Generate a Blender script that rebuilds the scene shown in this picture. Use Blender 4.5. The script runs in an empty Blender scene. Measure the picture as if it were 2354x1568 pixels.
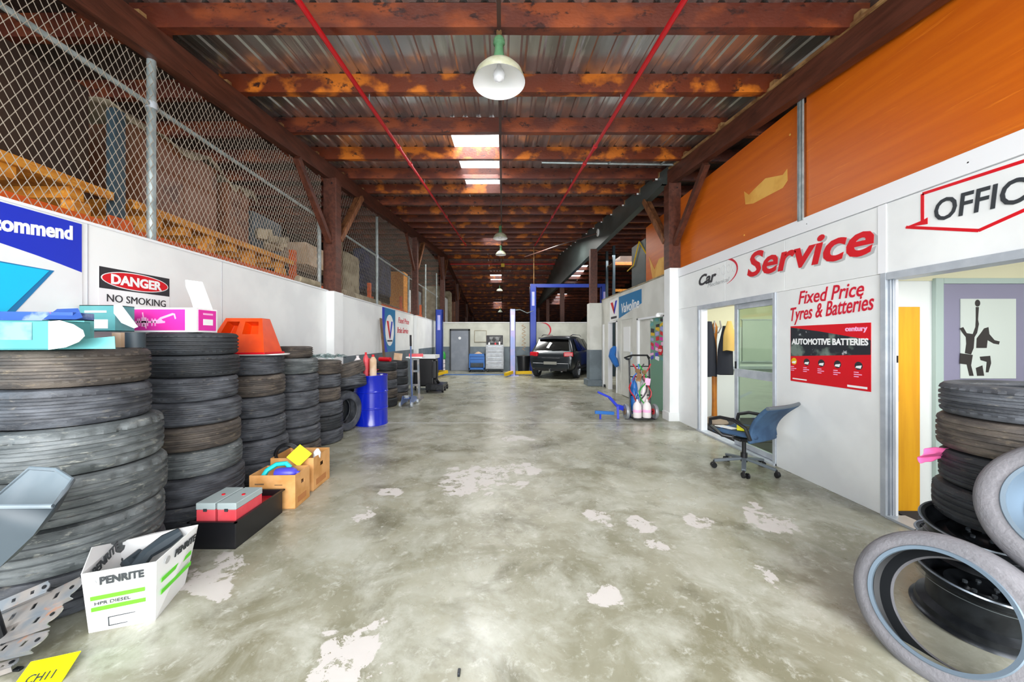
import bpy, math, random
from mathutils import Vector, Matrix, Euler
random.seed(7)
PI = math.pi
sc = bpy.context.scene
COL = sc.collection
# ---------------------------------------------------------------- camera
F = 840.0                      # focal length in pixels of the 2354 px wide frame
cd = bpy.data.cameras.new('camera')
cam = bpy.data.objects.new('camera', cd); COL.objects.link(cam)
cam.location = (0, 0, 1.5); cam.rotation_euler = (PI / 2, 0, 0)
cd.sensor_width = 36.0; cd.lens = F / 2354 * 36.0
cd.shift_x = 22 / 2354; cd.shift_y = -2 / 2354
cd.clip_start = .05; cd.clip_end = 200
sc.camera = cam
# ---------------------------------------------------------------- world, sun, large lights, exposure
w = bpy.data.worlds.new('sky'); sc.world = w; w.use_nodes = True
wb = w.node_tree.nodes['Background']
wb.inputs[0].default_value = (.90, .95, 1, 1); wb.inputs[1].default_value = 2.6
def light(name, kind, loc, rot, energy, color=(1, 1, 1), **k):
    d = bpy.data.lights.new(name, kind); d.energy = energy; d.color = color
    for a, b in k.items(): setattr(d, a, b)
    o = bpy.data.objects.new(name, d); COL.objects.link(o); o.location = loc; o.rotation_euler = rot
    return o
light('daylight_sun', 'SUN', (0, -8, 6), (math.radians(77), 0, 0), 2.15, (1, .98, .95), angle=math.radians(55))
light('entrance_daylight', 'AREA', (0, -2.2, 3.0), (math.radians(80), 0, 0), 240, (1, .99, .97), shape='RECTANGLE', size=7.5, size_y=3.6)
sc.view_settings.view_transform = 'Standard'; sc.view_settings.look = 'None'
sc.view_settings.exposure = 0.62; sc.view_settings.gamma = 1; sc.view_settings.use_curve_mapping = False
sc.cycles.max_bounces = 6; sc.cycles.diffuse_bounces = 4; sc.cycles.glossy_bounces = 3
sc.cycles.transmission_bounces = 6; sc.cycles.transparent_max_bounces = 12
sc.cycles.sample_clamp_indirect = 6

# ---------------------------------------------------------------- helpers
def at(px, py, Y):             # world point on the depth plane Y seen at pixel (px, py)
    return Vector(((px - 1155) * Y / F, Y, 1.5 - (py - 782) * Y / F))
def XY(px, Y): return (px - 1155) * Y / F
def ZY(py, Y): return 1.5 - (py - 782) * Y / F

class MB:
    def __init__(s): s.v = []; s.f = []; s.m = []; s.mi = 0
    def add(s, vs, fs, M=None):
        n = len(s.v)
        for p in vs:
            p = Vector(p)
            s.v.append(tuple(M @ p if M is not None else p))
        for f in fs: s.f.append([i + n for i in f]); s.m.append(s.mi)
        return s
    def box(s, x0, x1, y0, y1, z0, z1, M=None):
        vs = [(x, y, z) for x in (x0, x1) for y in (y0, y1) for z in (z0, z1)]
        return s.add(vs, [(0, 1, 3, 2), (4, 6, 7, 5), (0, 4, 5, 1), (2, 3, 7, 6), (0, 2, 6, 4), (1, 5, 7, 3)], M)
    def cbox(s, c, d, M=None, rz=0, rx=0, ry=0):
        T = Matrix.Translation(c) @ Euler((rx, ry, rz)).to_matrix().to_4x4()
        if M is not None: T = M @ T
        return s.box(-d[0] / 2, d[0] / 2, -d[1] / 2, d[1] / 2, -d[2] / 2, d[2] / 2, T)
    def bar(s, a, b, w_, h_, up=(0, 0, 1), M=None):          # beam of rectangular section from a to b
        a = Vector(a); b = Vector(b); d = (b - a).normalized(); u = Vector(up)
        r = d.cross(u)
        if r.length < 1e-4: r = d.cross(Vector((1, 0, 0)))
        r.normalize(); u = r.cross(d).normalized()
        vs = []
        for p in (a, b):
            for i, j in ((-1, -1), (1, -1), (1, 1), (-1, 1)):
                vs.append(p + r * (i * w_ / 2) + u * (j * h_ / 2))
        return s.add(vs, [(0, 1, 2, 3), (7, 6, 5, 4), (0, 4, 5, 1), (1, 5, 6, 2), (2, 6, 7, 3), (3, 7, 4, 0)], M)
    def tube(s, pts, r, n=8, M=None, closed=False, cap=True):
        pts = [Vector(p) for p in pts]; k = len(pts)
        rr = r if isinstance(r, (list, tuple)) else [r] * k
        vs = []; prev = None
        for i, p in enumerate(pts):
            a = pts[i - 1] if (i or closed) else p; b = pts[(i + 1) % k] if (i < k - 1 or closed) else p
            d = (b - a).normalized()
            if prev is None:
                u = d.cross(Vector((0, 0, 1)))
                if u.length < 1e-3: u = d.cross(Vector((1, 0, 0)))
            else:
                u = prev - d * prev.dot(d)
            u.normalize(); prev = u; q = d.cross(u)
            for j in range(n):
                t = 2 * PI * j / n
                vs.append(p + (u * math.cos(t) + q * math.sin(t)) * rr[i])
        fs = []
        for i in range(k if closed else k - 1):
            for j in range(n):
                a = i * n + j; b = i * n + (j + 1) % n; c = ((i + 1) % k) * n + (j + 1) % n; e = ((i + 1) % k) * n + j
                fs.append((a, b, c, e))
        if cap and not closed:
            fs.append(tuple(range(n))[::-1]); fs.append(tuple((k - 1) * n + j for j in range(n)))
        return s.add(vs, fs, M)
    def lathe(s, prof, n=24, M=None, closed=False, f=None):   # prof = [(r, z)]
        vs = []; k = len(prof)
        for i in range(n):
            t = 2 * PI * i / n
            for j, (r, z) in enumerate(prof):
                if f: r, z = f(i, j, r, z)
                vs.append((r * math.cos(t), r * math.sin(t), z))
        fs = []
        for i in range(n):
            for j in range(k if closed else k - 1):
                a = i * k + j; b = ((i + 1) % n) * k + j
                fs.append((a, b, ((i + 1) % n) * k + (j + 1) % k, i * k + (j + 1) % k))
        return s.add(vs, fs, M)
    def cyl(s, c, r, h, n=20, M=None, axis='z', r2=None):
        r2 = r if r2 is None else r2
        T = Matrix.Translation(c)
        if axis == 'x': T = T @ Matrix.Rotation(PI / 2, 4, 'Y')
        if axis == 'y': T = T @ Matrix.Rotation(-PI / 2, 4, 'X')
        if M is not None: T = M @ T
        return s.lathe([(0.0001, 0), (r, 0), (r2, h), (0.0001, h)], n, T)
    def prism(s, poly, M, h):                                # poly [(x, y)] in local xy, extruded 0..h along local z
        n = len(poly)
        vs = [(x, y, 0) for x, y in poly] + [(x, y, h) for x, y in poly]
        fs = [tuple(range(n))[::-1], tuple(range(n, 2 * n))] + [(i, (i + 1) % n, n + (i + 1) % n, n + i) for i in range(n)]
        return s.add(vs, fs, M)
    def mesh(s, name, mats, smooth=True, ang=35):
        me = bpy.data.meshes.new(name); me.from_pydata(s.v, [], s.f)
        for m_ in (mats if isinstance(mats, (list, tuple)) else [mats]): me.materials.append(m_)
        me.polygons.foreach_set('material_index', s.m)
        if smooth:
            me.polygons.foreach_set('use_smooth', [True] * len(s.f))
            me.set_sharp_from_angle(angle=math.radians(ang))
        me.validate(); me.update()
        return me

def link(name, me, parent=None, loc=(0, 0, 0), rot=(0, 0, 0), bevel=0, scale=None):
    o = bpy.data.objects.new(name, me); COL.objects.link(o)
    o.location = loc; o.rotation_euler = rot
    if scale: o.scale = scale
    if parent: o.parent = parent
    if bevel:
        b = o.modifiers.new('bevel', 'BEVEL'); b.width = bevel; b.segments = 2; b.limit_method = 'ANGLE'
        b.harden_normals = True
    return o
def part(name, mb, m, parent=None, label=None, kind=None, bevel=0, smooth=True, loc=(0, 0, 0), rot=(0, 0, 0), ang=35):
    o = link(name, mb.mesh(name, m, smooth, ang), parent, loc, rot, bevel)
    if label: o['label'] = label
    if kind: o['kind'] = kind
    return o
def tag(o, label, cat, group=None, kind=None):
    o['label'] = label; o['category'] = cat
    if group: o['group'] = group
    if kind: o['kind'] = kind
    return o
def thing(name, label, cat, loc=(0, 0, 0), rz=0, group=None):
    o = bpy.data.objects.new(name, None); COL.objects.link(o); o.empty_display_size = .1
    o.location = loc; o.rotation_euler = (0, 0, rz)
    return tag(o, label, cat, group)
def struct(name, mb=None, m=None, parent=None, **k):
    if mb is None:
        o = bpy.data.objects.new(name, None); COL.objects.link(o)
    else: o = part(name, mb, m, parent, **k)
    if not parent: o['kind'] = 'structure'
    return o
def frame(origin, right, up):
    r = Vector(right).normalized(); u = Vector(up).normalized(); n = r.cross(u)
    M = Matrix((r, u, n)).transposed().to_4x4(); M.translation = Vector(origin)
    return M
def text(name, s, origin, right, up, size, m, parent=None, bold=0, shear=0, wid=None, align='LEFT', ex=.0015, space=1.0, label=None):
    c = bpy.data.curves.new(name, 'FONT'); c.body = s; c.size = size; c.offset = bold; c.shear = shear
    c.align_x = align; c.extrude = ex; c.space_character = space; c.resolution_u = 3
    o = bpy.data.objects.new(name, c); COL.objects.link(o)
    dg = bpy.context.evaluated_depsgraph_get()
    me = bpy.data.meshes.new_from_object(o.evaluated_get(dg)); bpy.data.objects.remove(o); bpy.data.curves.remove(c)
    if wid:
        xs = [v.co.x for v in me.vertices]; k = wid / (max(xs) - min(xs)); x0 = min(xs)
        for v in me.vertices: v.co.x = (v.co.x - x0) * k
    M = frame(origin, right, up)
    me.transform(M); me.materials.clear(); me.materials.append(m)
    o = bpy.data.objects.new(name, me); COL.objects.link(o)
    if parent: o.parent = parent; 
    if label: o['label'] = label
    return o
# right-hand wall plane: u grows towards the camera (-Y), seen left to right
RW = 3.26
def ontoR(name, s, Yl, z, size, m, parent, **k):
    dz = k.pop('rise', 0)
    return text(name, s, (RW - .004, Yl, z), (0, -1, dz), (0, 0, 1), size, m, parent, **k)
def ontoL(name, s, Yl, z, size, m, parent, X=-3.105, **k):
    return text(name, s, (X, Yl, z), (0, 1, 0), (0, 0, 1), size, m, parent, **k)

# ---------------------------------------------------------------- materials
def srgb(c):
    if isinstance(c, str): c = [int(c[i:i + 2], 16) for i in (0, 2, 4)]
    o = []
    for v in c:
        v /= 255.0; o.append(v / 12.92 if v <= .04045 else ((v + .055) / 1.055) ** 2.4)
    return (*o, 1)
def mat(name, col, rough=.5, metal=0, col2=None, scale=5, stretch=(1, 1, 1), lo=.4, hi=.6, bump=0, bscale=None, detail=4, col3=None, s3=1.3, spec=None, emit=0, trans=0, coat=0, rvar=0, t3=.55):
    m = bpy.data.materials.new(name); m.use_nodes = True; nt = m.node_tree; N = nt.nodes; L = nt.links
    b = N['Principled BSDF']
    b.inputs['Base Color'].default_value = srgb(col); b.inputs['Roughness'].default_value = rough; b.inputs['Metallic'].default_value = metal
    if spec is not None: b.inputs['Specular IOR Level'].default_value = spec
    if coat: b.inputs['Coat Weight'].default_value = coat
    if trans: b.inputs['Transmission Weight'].default_value = trans
    if emit: b.inputs['Emission Color'].default_value = srgb(col); b.inputs['Emission Strength'].default_value = emit
    if col2 or bump or rvar:
        tc = N.new('ShaderNodeTexCoord'); mp = N.new('ShaderNodeMapping'); mp.inputs['Scale'].default_value = stretch
        L.new(tc.outputs['Object'], mp.inputs[0])
        oi = N.new('ShaderNodeObjectInfo'); ad = N.new('ShaderNodeVectorMath'); ad.operation = 'MULTIPLY_ADD'
        cb = N.new('ShaderNodeCombineXYZ')
        for i in range(3): L.new(oi.outputs['Random'], cb.inputs[i])
        ad.inputs[1].default_value = (37, 23, 11); L.new(cb.outputs[0], ad.inputs[0]); L.new(mp.outputs[0], ad.inputs[2])
        nz = N.new('ShaderNodeTexNoise'); nz.inputs['Scale'].default_value = scale; nz.inputs['Detail'].default_value = detail
        L.new(ad.outputs[0], nz.inputs[0])
        out = None
        if col2:
            mr = N.new('ShaderNodeMapRange'); mr.inputs[1].default_value = lo; mr.inputs[2].default_value = hi
            L.new(nz.outputs[0], mr.inputs[0])
            mx = N.new('ShaderNodeMix'); mx.data_type = 'RGBA'
            mx.inputs[6].default_value = srgb(col); mx.inputs[7].default_value = srgb(col2); L.new(mr.outputs[0], mx.inputs[0])
            out = mx.outputs[2]
            if col3:
                n3 = N.new('ShaderNodeTexNoise'); n3.inputs['Scale'].default_value = scale * s3; n3.inputs['Detail'].default_value = 5
                n3.inputs['Roughness'].default_value = .7; L.new(ad.outputs[0], n3.inputs[0])
                m3 = N.new('ShaderNodeMapRange'); m3.inputs[1].default_value = t3; m3.inputs[2].default_value = t3 + .08; L.new(n3.outputs[0], m3.inputs[0])
                mx3 = N.new('ShaderNodeMix'); mx3.data_type = 'RGBA'; mx3.inputs[7].default_value = srgb(col3)
                L.new(out, mx3.inputs[6]); L.new(m3.outputs[0], mx3.inputs[0]); out = mx3.outputs[2]
            L.new(out, b.inputs['Base Color'])
        if rvar:
            mr2 = N.new('ShaderNodeMapRange'); mr2.inputs[3].default_value = max(0, rough - rvar); mr2.inputs[4].default_value = min(1, rough + rvar)
            L.new(nz.outputs[0], mr2.inputs[0]); L.new(mr2.outputs[0], b.inputs['Roughness'])
        if bump:
            nb = N.new('ShaderNodeTexNoise'); nb.inputs['Scale'].default_value = bscale or scale * 4; nb.inputs['Detail'].default_value = 4
            L.new(ad.outputs[0], nb.inputs[0])
            bp = N.new('ShaderNodeBump'); bp.inputs['Strength'].default_value = bump; bp.inputs['Distance'].default_value = .01
            L.new(nb.outputs[0], bp.inputs['Height']); L.new(bp.outputs[0], b.inputs['Normal'])
    return m
M = {}
M['white'] = mat('white_paint', 'f0f3f3', .42, col2='e5e8e9', scale=1.5, bump=.05, bscale=30)
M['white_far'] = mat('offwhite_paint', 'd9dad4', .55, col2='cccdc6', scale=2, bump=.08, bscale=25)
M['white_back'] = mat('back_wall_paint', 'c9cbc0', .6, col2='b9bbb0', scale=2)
M['dado'] = mat('grey_dado_paint', '6d7a82', .5, col2='5f6b73', scale=3)
M['trimw'] = mat('white_trim', 'eceef2', .35)
M['joint'] = mat('joint_filler', 'b9babf', .7)  # one even pale grey for joints, wall core and screw heads
M['alu'] = mat('aluminium', 'c4cbd4', .35, .25, col2='b6bec8', scale=8)
M['galv'] = mat('galvanised_pipe', 'a9b6b8', .4, .45, col2='8f9c9e', scale=9)
M['wire'] = mat('galvanised_wire', 'b5ac9e', .45, .4)
M['purlin'] = mat('stained_purlin_timber', '66290f', .42, col2='cc7018', scale=1.3, stretch=(2.2, 2.5, 3), lo=.5, hi=.62, col3='34130a', s3=2.4, bump=.35, bscale=14, t3=.58, rvar=.15)
M['purlin2'] = mat('dark_purlin_timber', '5f2a1b', .42, col2='8a4220', scale=1.2, stretch=(1.8, 2.5, 3.5), lo=.48, hi=.62, col3='34140f', s3=2.6, bump=.35, bscale=14, t3=.57, rvar=.15)
M['girder'] = mat('girder_timber', '4a2619', .5, col2='5f3324', scale=3, stretch=(6, .8, 5), bump=.3, bscale=12, col3='301711', t3=.6)
M['brace'] = mat('brace_timber', '8a5a38', .6, col2='6a3f26', scale=3, stretch=(4, 4, .8), bump=.3, bscale=14)
M['block'] = mat('timber_end_block', 'b08a5a', .6, col2='7c5734', scale=8)
M['roof'] = mat('galvanised_roof_sheet', 'c2c3c2', .24, .85, col2='9b9896', scale=1.4, stretch=(4, .25, 1), lo=.4, hi=.65, col3='d8d8d6', s3=1.9, rvar=.08)
M['roofdark'] = mat('shaded_aisle_roof_sheet', '4a403a', .6, .2, col2='382e29', scale=1.4)  # darker copy of the roof sheet, aisle shade put into its colour
M['steel'] = mat('painted_steel_beam', '55605f', .45, .15, col2='46504f', scale=2, stretch=(1, .4, 1), bump=.1)
M['red'] = mat('red_pipe_paint', 'c8101c', .35)
M['conduit'] = mat('dark_conduit', '4b322c', .5)
M['ply'] = mat('orange_plywood', 'd0680f', .38, col2='bd560a', scale=1.2, stretch=(1, .55, 14), lo=.3, hi=.8, col3='d9751a', s3=2.0, t3=.6, bump=.04, bscale=40)
M['ply2'] = mat('raw_plywood', 'e8b456', .6, col2='d99c3e', scale=4)
M['black'] = mat('black_plastic', '15161a', .4)
M['blackm'] = mat('black_metal', '16181b', .35, .5, col2='2b2d31', scale=12)
M['lampg'] = mat('green_enamel', '5f8f68', .3, col2='4a7552', scale=8)
M['lampc'] = mat('cream_enamel_shade', 'cfd2bd', .35, col2='b8b99a', scale=8)
M['lampw'] = mat('white_enamel_inside', 'f4f4f4', .3)
M['glassbulb'] = mat('bulb_glass', 'e9eaee', .15, spec=.8)
M['brass'] = mat('aged_brass', '8a6a48', .35, .6)
def tyre_mat(name, c, c2, c3, t3=.6):
    return mat(name, c, .62, col2=c2, scale=5.5, stretch=(1, 1, 3.5), lo=.4, hi=.65, col3=c3, s3=2.2, bump=.35, bscale=60, t3=t3)
M['tyre'] = tyre_mat('tyre_rubber_grey', '383b41', '5a5e65', '6c6a66')
M['tyre_b'] = tyre_mat('tyre_rubber_brown', '403b38', '625a52', '74695a', .58)
M['tyre_g'] = tyre_mat('tyre_rubber_dusty', '4c5254', '72787a', '888b86', .58)
M['tyre_d'] = tyre_mat('tyre_rubber_dark', '24272b', '33373c', '46433f')
M['liner'] = mat('black_inner_liner', '15181c', .5)
M['tyre_s'] = tyre_mat('tyre_rubber_smooth_grey', '6f6f74', '7c7b80', '85848a')
M['drum'] = mat('blue_drum_paint', '0a22b4', .22, coat=.4)
M['blue'] = mat('blue_lift_paint', '0c3298', .35)
M['bluel'] = mat('faded_blue_lift_paint', '94a4e0', .4, col2='b0a8dc', scale=3)
M['blued'] = mat('blue_paint', '1e66b4', .4)
M['yellow'] = mat('yellow_paint', 'dcb40a', .4)
M['rackor'] = mat('orange_rack_paint', 'd8580a', .45, col2='a8420a', scale=5, lo=.5, hi=.7)
M['rackye'] = mat('yellow_pine', 'd08a2a', .55, col2='b87018', scale=4, stretch=(5, 1, 5), col3='e2a446')
M['rackdk'] = mat('dark_rack_blue', '33454f', .5)
M['cabinet'] = mat('brown_cabinet_board', '7a4a30', .42, col2='85583f', scale=1.5, col3='5c3624')
M['crate'] = mat('brown_packing_board', '2c1c12', .7, col2='3c281a', scale=2)
M['card'] = mat('cardboard', 'dca66a', .75, col2='c89050', scale=6)
M['cardp'] = mat('pale_cardboard', 'd8bfa6', .8, col2='c8a888', scale=6)
M['beige'] = mat('beige_cloth', 'a89c84', .9, col2='857a64', scale=4, bump=.4, bscale=8)
M['denim'] = mat('dark_blue_cloth', '1c2238', .9, col2='2e3656', scale=4)
M['tealp'] = mat('teal_print', '4a9094', .45, col2='60a4a6', scale=3)
M['whitec'] = mat('white_card', 'f0f2f3', .5)
M['bluep'] = mat('blue_print', '3458a4', .45, col2='8a9cc8', scale=9, stretch=(1, 1, 1), lo=.5, hi=.6, col3='c04a58', t3=.66)
M['magenta'] = mat('magenta_print', 'e02ea4', .45)
M['pinkl'] = mat('pale_pink_print', 'f3b6dd', .5)
M['orange'] = mat('orange_plastic', 'f0500a', .35, col2='e04404', scale=5)
M['signblue'] = mat('sign_blue', '1a32c0', .4)
M['cyan'] = mat('sign_cyan', '14c4f0', .4)
M['teal2'] = mat('sign_teal', '1878b0', .4)
M['signred'] = mat('sign_red', 'd4081c', .4)
M['lettred'] = mat('lettering_red', 'cc1230', .45)
M['signblack'] = mat('sign_black', '2a2a30', .5)
M['letgrey'] = mat('lettering_grey', 'b4b6b8', .5)
M['lettfaint'] = mat('lettering_faint', 'd4d6d8', .5)
M['letdk'] = mat('lettering_dark', '33383d', .5)
M['green'] = mat('box_green', '62dc28', .5)
M['greyplastic'] = mat('grey_plastic', '3a454d', .5, col2='333e46', scale=3)
M['greyin'] = mat('pale_grey_plastic', '77828a', .5, col2='69757d', scale=3)
M['zinc'] = mat('zinc_plate', 'a29c98', .4, .5, col2='828a92', scale=8, col3='b88a70', t3=.62)
M['yelcard'] = mat('yellow_card', 'f2f000', .5)
M['redbox'] = mat('red_box', 'e05660', .5, col2='d8444e', scale=6)
M['redin'] = mat('red_inside', 'c00c28', .45)
M['greylid'] = mat('grey_translucent_lid', 'a3b1b3', .35)
M['turq'] = mat('turquoise_hose', '1cc6cc', .4)
M['purple'] = mat('purple_bottle', '4a48c4', .35)
M['chair'] = mat('blue_grey_chair_fabric', '3a5878', .8, col2='2c4766', scale=6, bump=.2, bscale=50)
M['chairm'] = mat('grey_chair_plastic', '5c656c', .4)
M['yeldoor'] = mat('yellow_painted_wood', 'dca01e', .4, col2='d2941a', scale=2, stretch=(8, 8, .6))
M['cream'] = mat('cream_wall', 'd6d2b4', .6)
M['roomw'] = mat('office_white_wall', 'dfe3e2', .6)
M['lilac'] = mat('lilac_door', '85829a', .5)
M['greenfr'] = mat('pale_green_frame', 'a9bab4', .4)
M['poster'] = mat('poster_paper', 'c6cec8', .5)
M['sil'] = mat('dark_silhouette_print', '2a2523', .6)
M['carpet'] = mat('dark_carpet', '2a2b31', .9)
M['coat'] = mat('dark_coat', '1e212c', .85, bump=.3, bscale=12)
M['tan'] = mat('tan_coat', 'caa65c', .85, bump=.3, bscale=12)
M['pine'] = mat('orange_pine_pole', 'c47a24', .4, col2='b0681a', scale=4)
M['pink'] = mat('pink_rag', 'f06aa8', .7)
M['rim'] = mat('black_wheel_steel', '1d2024', .3, .55, col2='2f3338', scale=9)
M['rimlip'] = mat('bare_steel_lip', '9aa4ae', .3, .8)
M['greyrim'] = mat('pale_grey_rim', '7f909f', .35, .6)
M['carp'] = mat('dark_car_paint', '262c31', .3, .4, coat=.5)
M['carglass'] = mat('dark_car_glass', '08090b', .08, spec=.8)
M['taillight'] = mat('red_tail_light', 'c80f20', .25)
M['chrome'] = mat('chrome', 'c8ccd0', .18, .95)
M['ddoor'] = mat('grey_door_paint', '8a919c', .5, col2='7d848f', scale=2)
M['dframe'] = mat('dark_door_frame', '33373a', .5)
M['toolg'] = mat('grey_tool_chest', '9ca0a4', .4, .3, col2='8c9094', scale=6)
M['hred'] = mat('red_hose', 'b81a2a', .45)
M['bottlew'] = mat('white_bottle', 'e6dfe0', .4)
M['bottleg'] = mat('green_bottle', '2a9a3a', .4)
M['glassg'] = mat('green_backed_board', '6f9c84', .35)
M['dark'] = mat('doorway_shade_tone', '3d3a36', .8)  # dark colour standing for the shade inside an open doorway
M['jackb'] = mat('pale_blue_jack_paint', '6a80b4', .35, .3)
M['wood'] = mat('weathered_board', '7c6248', .7, col2='5e4832', scale=4, stretch=(4, 4, 1))
M['corr'] = mat('aged_side_cladding', '3a2c26', .7, col2='2a201c', scale=1)
def glass_mat(name, tint, a=.25, rough=.04):
    m = bpy.data.materials.new(name); m.use_nodes = True; N = m.node_tree.nodes; L = m.node_tree.links
    N.remove(N['Principled BSDF']); t = N.new('ShaderNodeBsdfTransparent'); t.inputs[0].default_value = srgb(tint)
    lw_ = N.new('ShaderNodeLayerWeight'); lw_.inputs[0].default_value = .5; pw = N.new('ShaderNodeMath'); pw.operation = 'POWER'; pw.inputs[1].default_value = 4
    ml = N.new('ShaderNodeMath'); ml.operation = 'MULTIPLY_ADD'; ml.inputs[1].default_value = .6; ml.inputs[2].default_value = .04; L.new(lw_.outputs['Facing'], pw.inputs[0]); L.new(pw.outputs[0], ml.inputs[0])
    g = N.new('ShaderNodeBsdfGlossy'); g.inputs['Roughness'].default_value = rough; g.inputs[0].default_value = (1, 1, 1, 1)
    x = N.new('ShaderNodeMixShader')
    L.new(ml.outputs[0], x.inputs[0]); L.new(t.outputs[0], x.inputs[1]); L.new(g.outputs[0], x.inputs[2])
    L.new(x.outputs[0], N['Material Output'].inputs[0]); return m
M['glass'] = glass_mat('tinted_door_glass', 'dbe4d8')
M['plasticw'] = glass_mat('clear_plastic_wrap', 'e4ecec', rough=.2)
def skylight_mat():
    m = bpy.data.materials.new('fibreglass_skylight'); m.use_nodes = True; N = m.node_tree.nodes; L = m.node_tree.links
    N.remove(N['Principled BSDF']); t = N.new('ShaderNodeBsdfTranslucent'); t.inputs[0].default_value = (1, 1, 1, 1)
    p = N.new('ShaderNodeBsdfTransparent'); x = N.new('ShaderNodeMixShader'); x.inputs[0].default_value = .6
    L.new(t.outputs[0], x.inputs[1]); L.new(p.outputs[0], x.inputs[2]); L.new(x.outputs[0], N['Material Output'].inputs[0]); return m
M['skylight'] = skylight_mat()
def floor_mat():
    m = bpy.data.materials.new('polished_concrete'); m.use_nodes = True; N = m.node_tree.nodes; L = m.node_tree.links
    b = N['Principled BSDF']; tc = N.new('ShaderNodeTexCoord')
    def noise(sc_, det=6, ro=.6, off=0):
        mp = N.new('ShaderNodeMapping'); mp.inputs['Location'].default_value = (off, off, 0); L.new(tc.outputs['Object'], mp.inputs[0])
        n = N.new('ShaderNodeTexNoise'); n.inputs['Scale'].default_value = sc_; n.inputs['Detail'].default_value = det
        n.inputs['Roughness'].default_value = ro; n.inputs['Distortion'].default_value = .4; L.new(mp.outputs[0], n.inputs[0]); return n.outputs[0]
    def rng(v, a, c, d=0, e=1):
        r = N.new('ShaderNodeMapRange'); r.inputs[1].default_value = a; r.inputs[2].default_value = c; r.inputs[3].default_value = d; r.inputs[4].default_value = e
        L.new(v, r.inputs[0]); return r.outputs[0]
    def mix(f, a, c):
        x = N.new('ShaderNodeMix'); x.data_type = 'RGBA'; L.new(f, x.inputs[0])
        for s_, v in ((6, a), (7, c)):
            if isinstance(v, str): x.inputs[s_].default_value = srgb(v)
            else: L.new(v, x.inputs[s_])
        return x.outputs[2]
    def mth(op, a, c):
        x = N.new('ShaderNodeMath'); x.operation = op
        for i, v in enumerate((a, c)):
            if isinstance(v, (int, float)): x.inputs[i].default_value = v
            else: L.new(v, x.inputs[i])
        return x.outputs[0]
    c = mix(rng(noise(.9), .38, .62), '7c7a65', 'a2a190')
    c = mix(rng(noise(2.6, 8, .7, 3), .44, .66), c, 'b0b1a5')
    c = mix(rng(noise(1.6, 8, .65, 9), .54, .72), c, '5f5c46')
    c = mix(rng(noise(14, 6, .75, 5), .55, .75), c, 'c2c3ba')
    # worn pale patches, each at its own place on the slab
    tot = None; wob = noise(3.2, 5, .6, 13)
    for (px, py, r) in ((1120, 1095, .42), (1060, 1120, .25), (1210, 1080, .22), (790, 1540, .25), (1610, 1200, .13), (1510, 1250, .10), (1380, 1188, .12), (1470, 1205, .13), (510, 1315, .2), (490, 1360, .12),
                        (1780, 1330, .12), (1185, 1008, .2), (1735, 1160, .13), (1770, 1200, .2), (900, 1130, .12), (1400, 1370, .1), (845, 1180, .1)):
        Y = F * 1.5 / (py - 782); X = (px - 1155) * Y / F
        d = N.new('ShaderNodeVectorMath'); d.operation = 'DISTANCE'; d.inputs[1].default_value = (X, Y, 0); L.new(tc.outputs['Object'], d.inputs[0])
        v = rng(mth('ADD', d.outputs['Value'], mth('MULTIPLY', mth('SUBTRACT', wob, .5), r * 2.6 + .25)), r * 1.15, r * .45)
        tot = v if tot is None else mth('MAXIMUM', tot, v)
    pm = mth('MULTIPLY', tot, rng(noise(7, 8, .75, 1), .40, .52)); pm2 = rng(mth('ADD', pm, 0), .35, .5)
    c = mix(pm2, c, 'c4c0bc')
    L.new(c, b.inputs['Base Color'])
    L.new(mth('ADD', rng(noise(1.8, 6, .6, 4), .35, .7, .22, .42), mth('MULTIPLY', pm2, .3)), b.inputs['Roughness'])
    bp = N.new('ShaderNodeBump'); bp.inputs['Strength'].default_value = .12; bp.inputs['Distance'].default_value = .01
    L.new(noise(9, 6, .6, 2), bp.inputs['Height']); L.new(bp.outputs[0], b.inputs['Normal'])
    b.inputs['Specular IOR Level'].default_value = .5
    return m
M['floor'] = floor_mat()
# ================================================================ SETTING
def ZR(Y): return 4.12 + .113 * Y if Y <= 20 else 6.38 - .113 * (Y - 20)
LW = -3.11
struct('floor', MB().box(-8.5, 9.5, -3, 45, -.12, 0), M['floor'], smooth=False)
# saw joint in the slab
part('joint', MB().box(-3.0, 3.0, 6.62, 6.635, 0, .0012), M['joint'], bpy.data.objects['floor'])
# left wall, near length and far length with pilaster between
wl = struct('wall_left', MB().box(LW - .1, LW, -1, 18, 0, 2.37), M['white'], smooth=False)
part('capping', MB().box(LW - .11, LW + .012, -1, 18, 2.37, 2.39), M['trimw'], wl)
part('pilaster', MB().box(LW, LW + .14, 6.45, 6.82, 0, 2.37), M['white'], wl, bevel=.006)
for y in (12.9, 17.0): part('pilaster', MB().box(LW, LW + .12, y - .15, y + .15, 0, 2.36), M['white'], wl, bevel=.006)
part('dado', MB().box(LW + .001, LW + .006, 6.83, 18, 0, 1.18), M['dado'], wl)
for y in (4.05,): part('panel_joint', MB().box(LW, LW + .003, y - .004, y + .004, 0, 2.37), M['joint'], wl)
part('panel_joint', MB().box(LW, LW + .003, 2.735, 2.742, 0, 2.37), M['joint'], wl)
# back wall of the hall
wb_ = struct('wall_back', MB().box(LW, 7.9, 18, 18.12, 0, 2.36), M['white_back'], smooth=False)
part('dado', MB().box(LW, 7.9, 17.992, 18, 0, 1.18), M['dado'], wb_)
part('capping', MB().box(LW, 7.9, 17.98, 18.14, 2.36, 2.39), M['trimw'], wb_)
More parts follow.
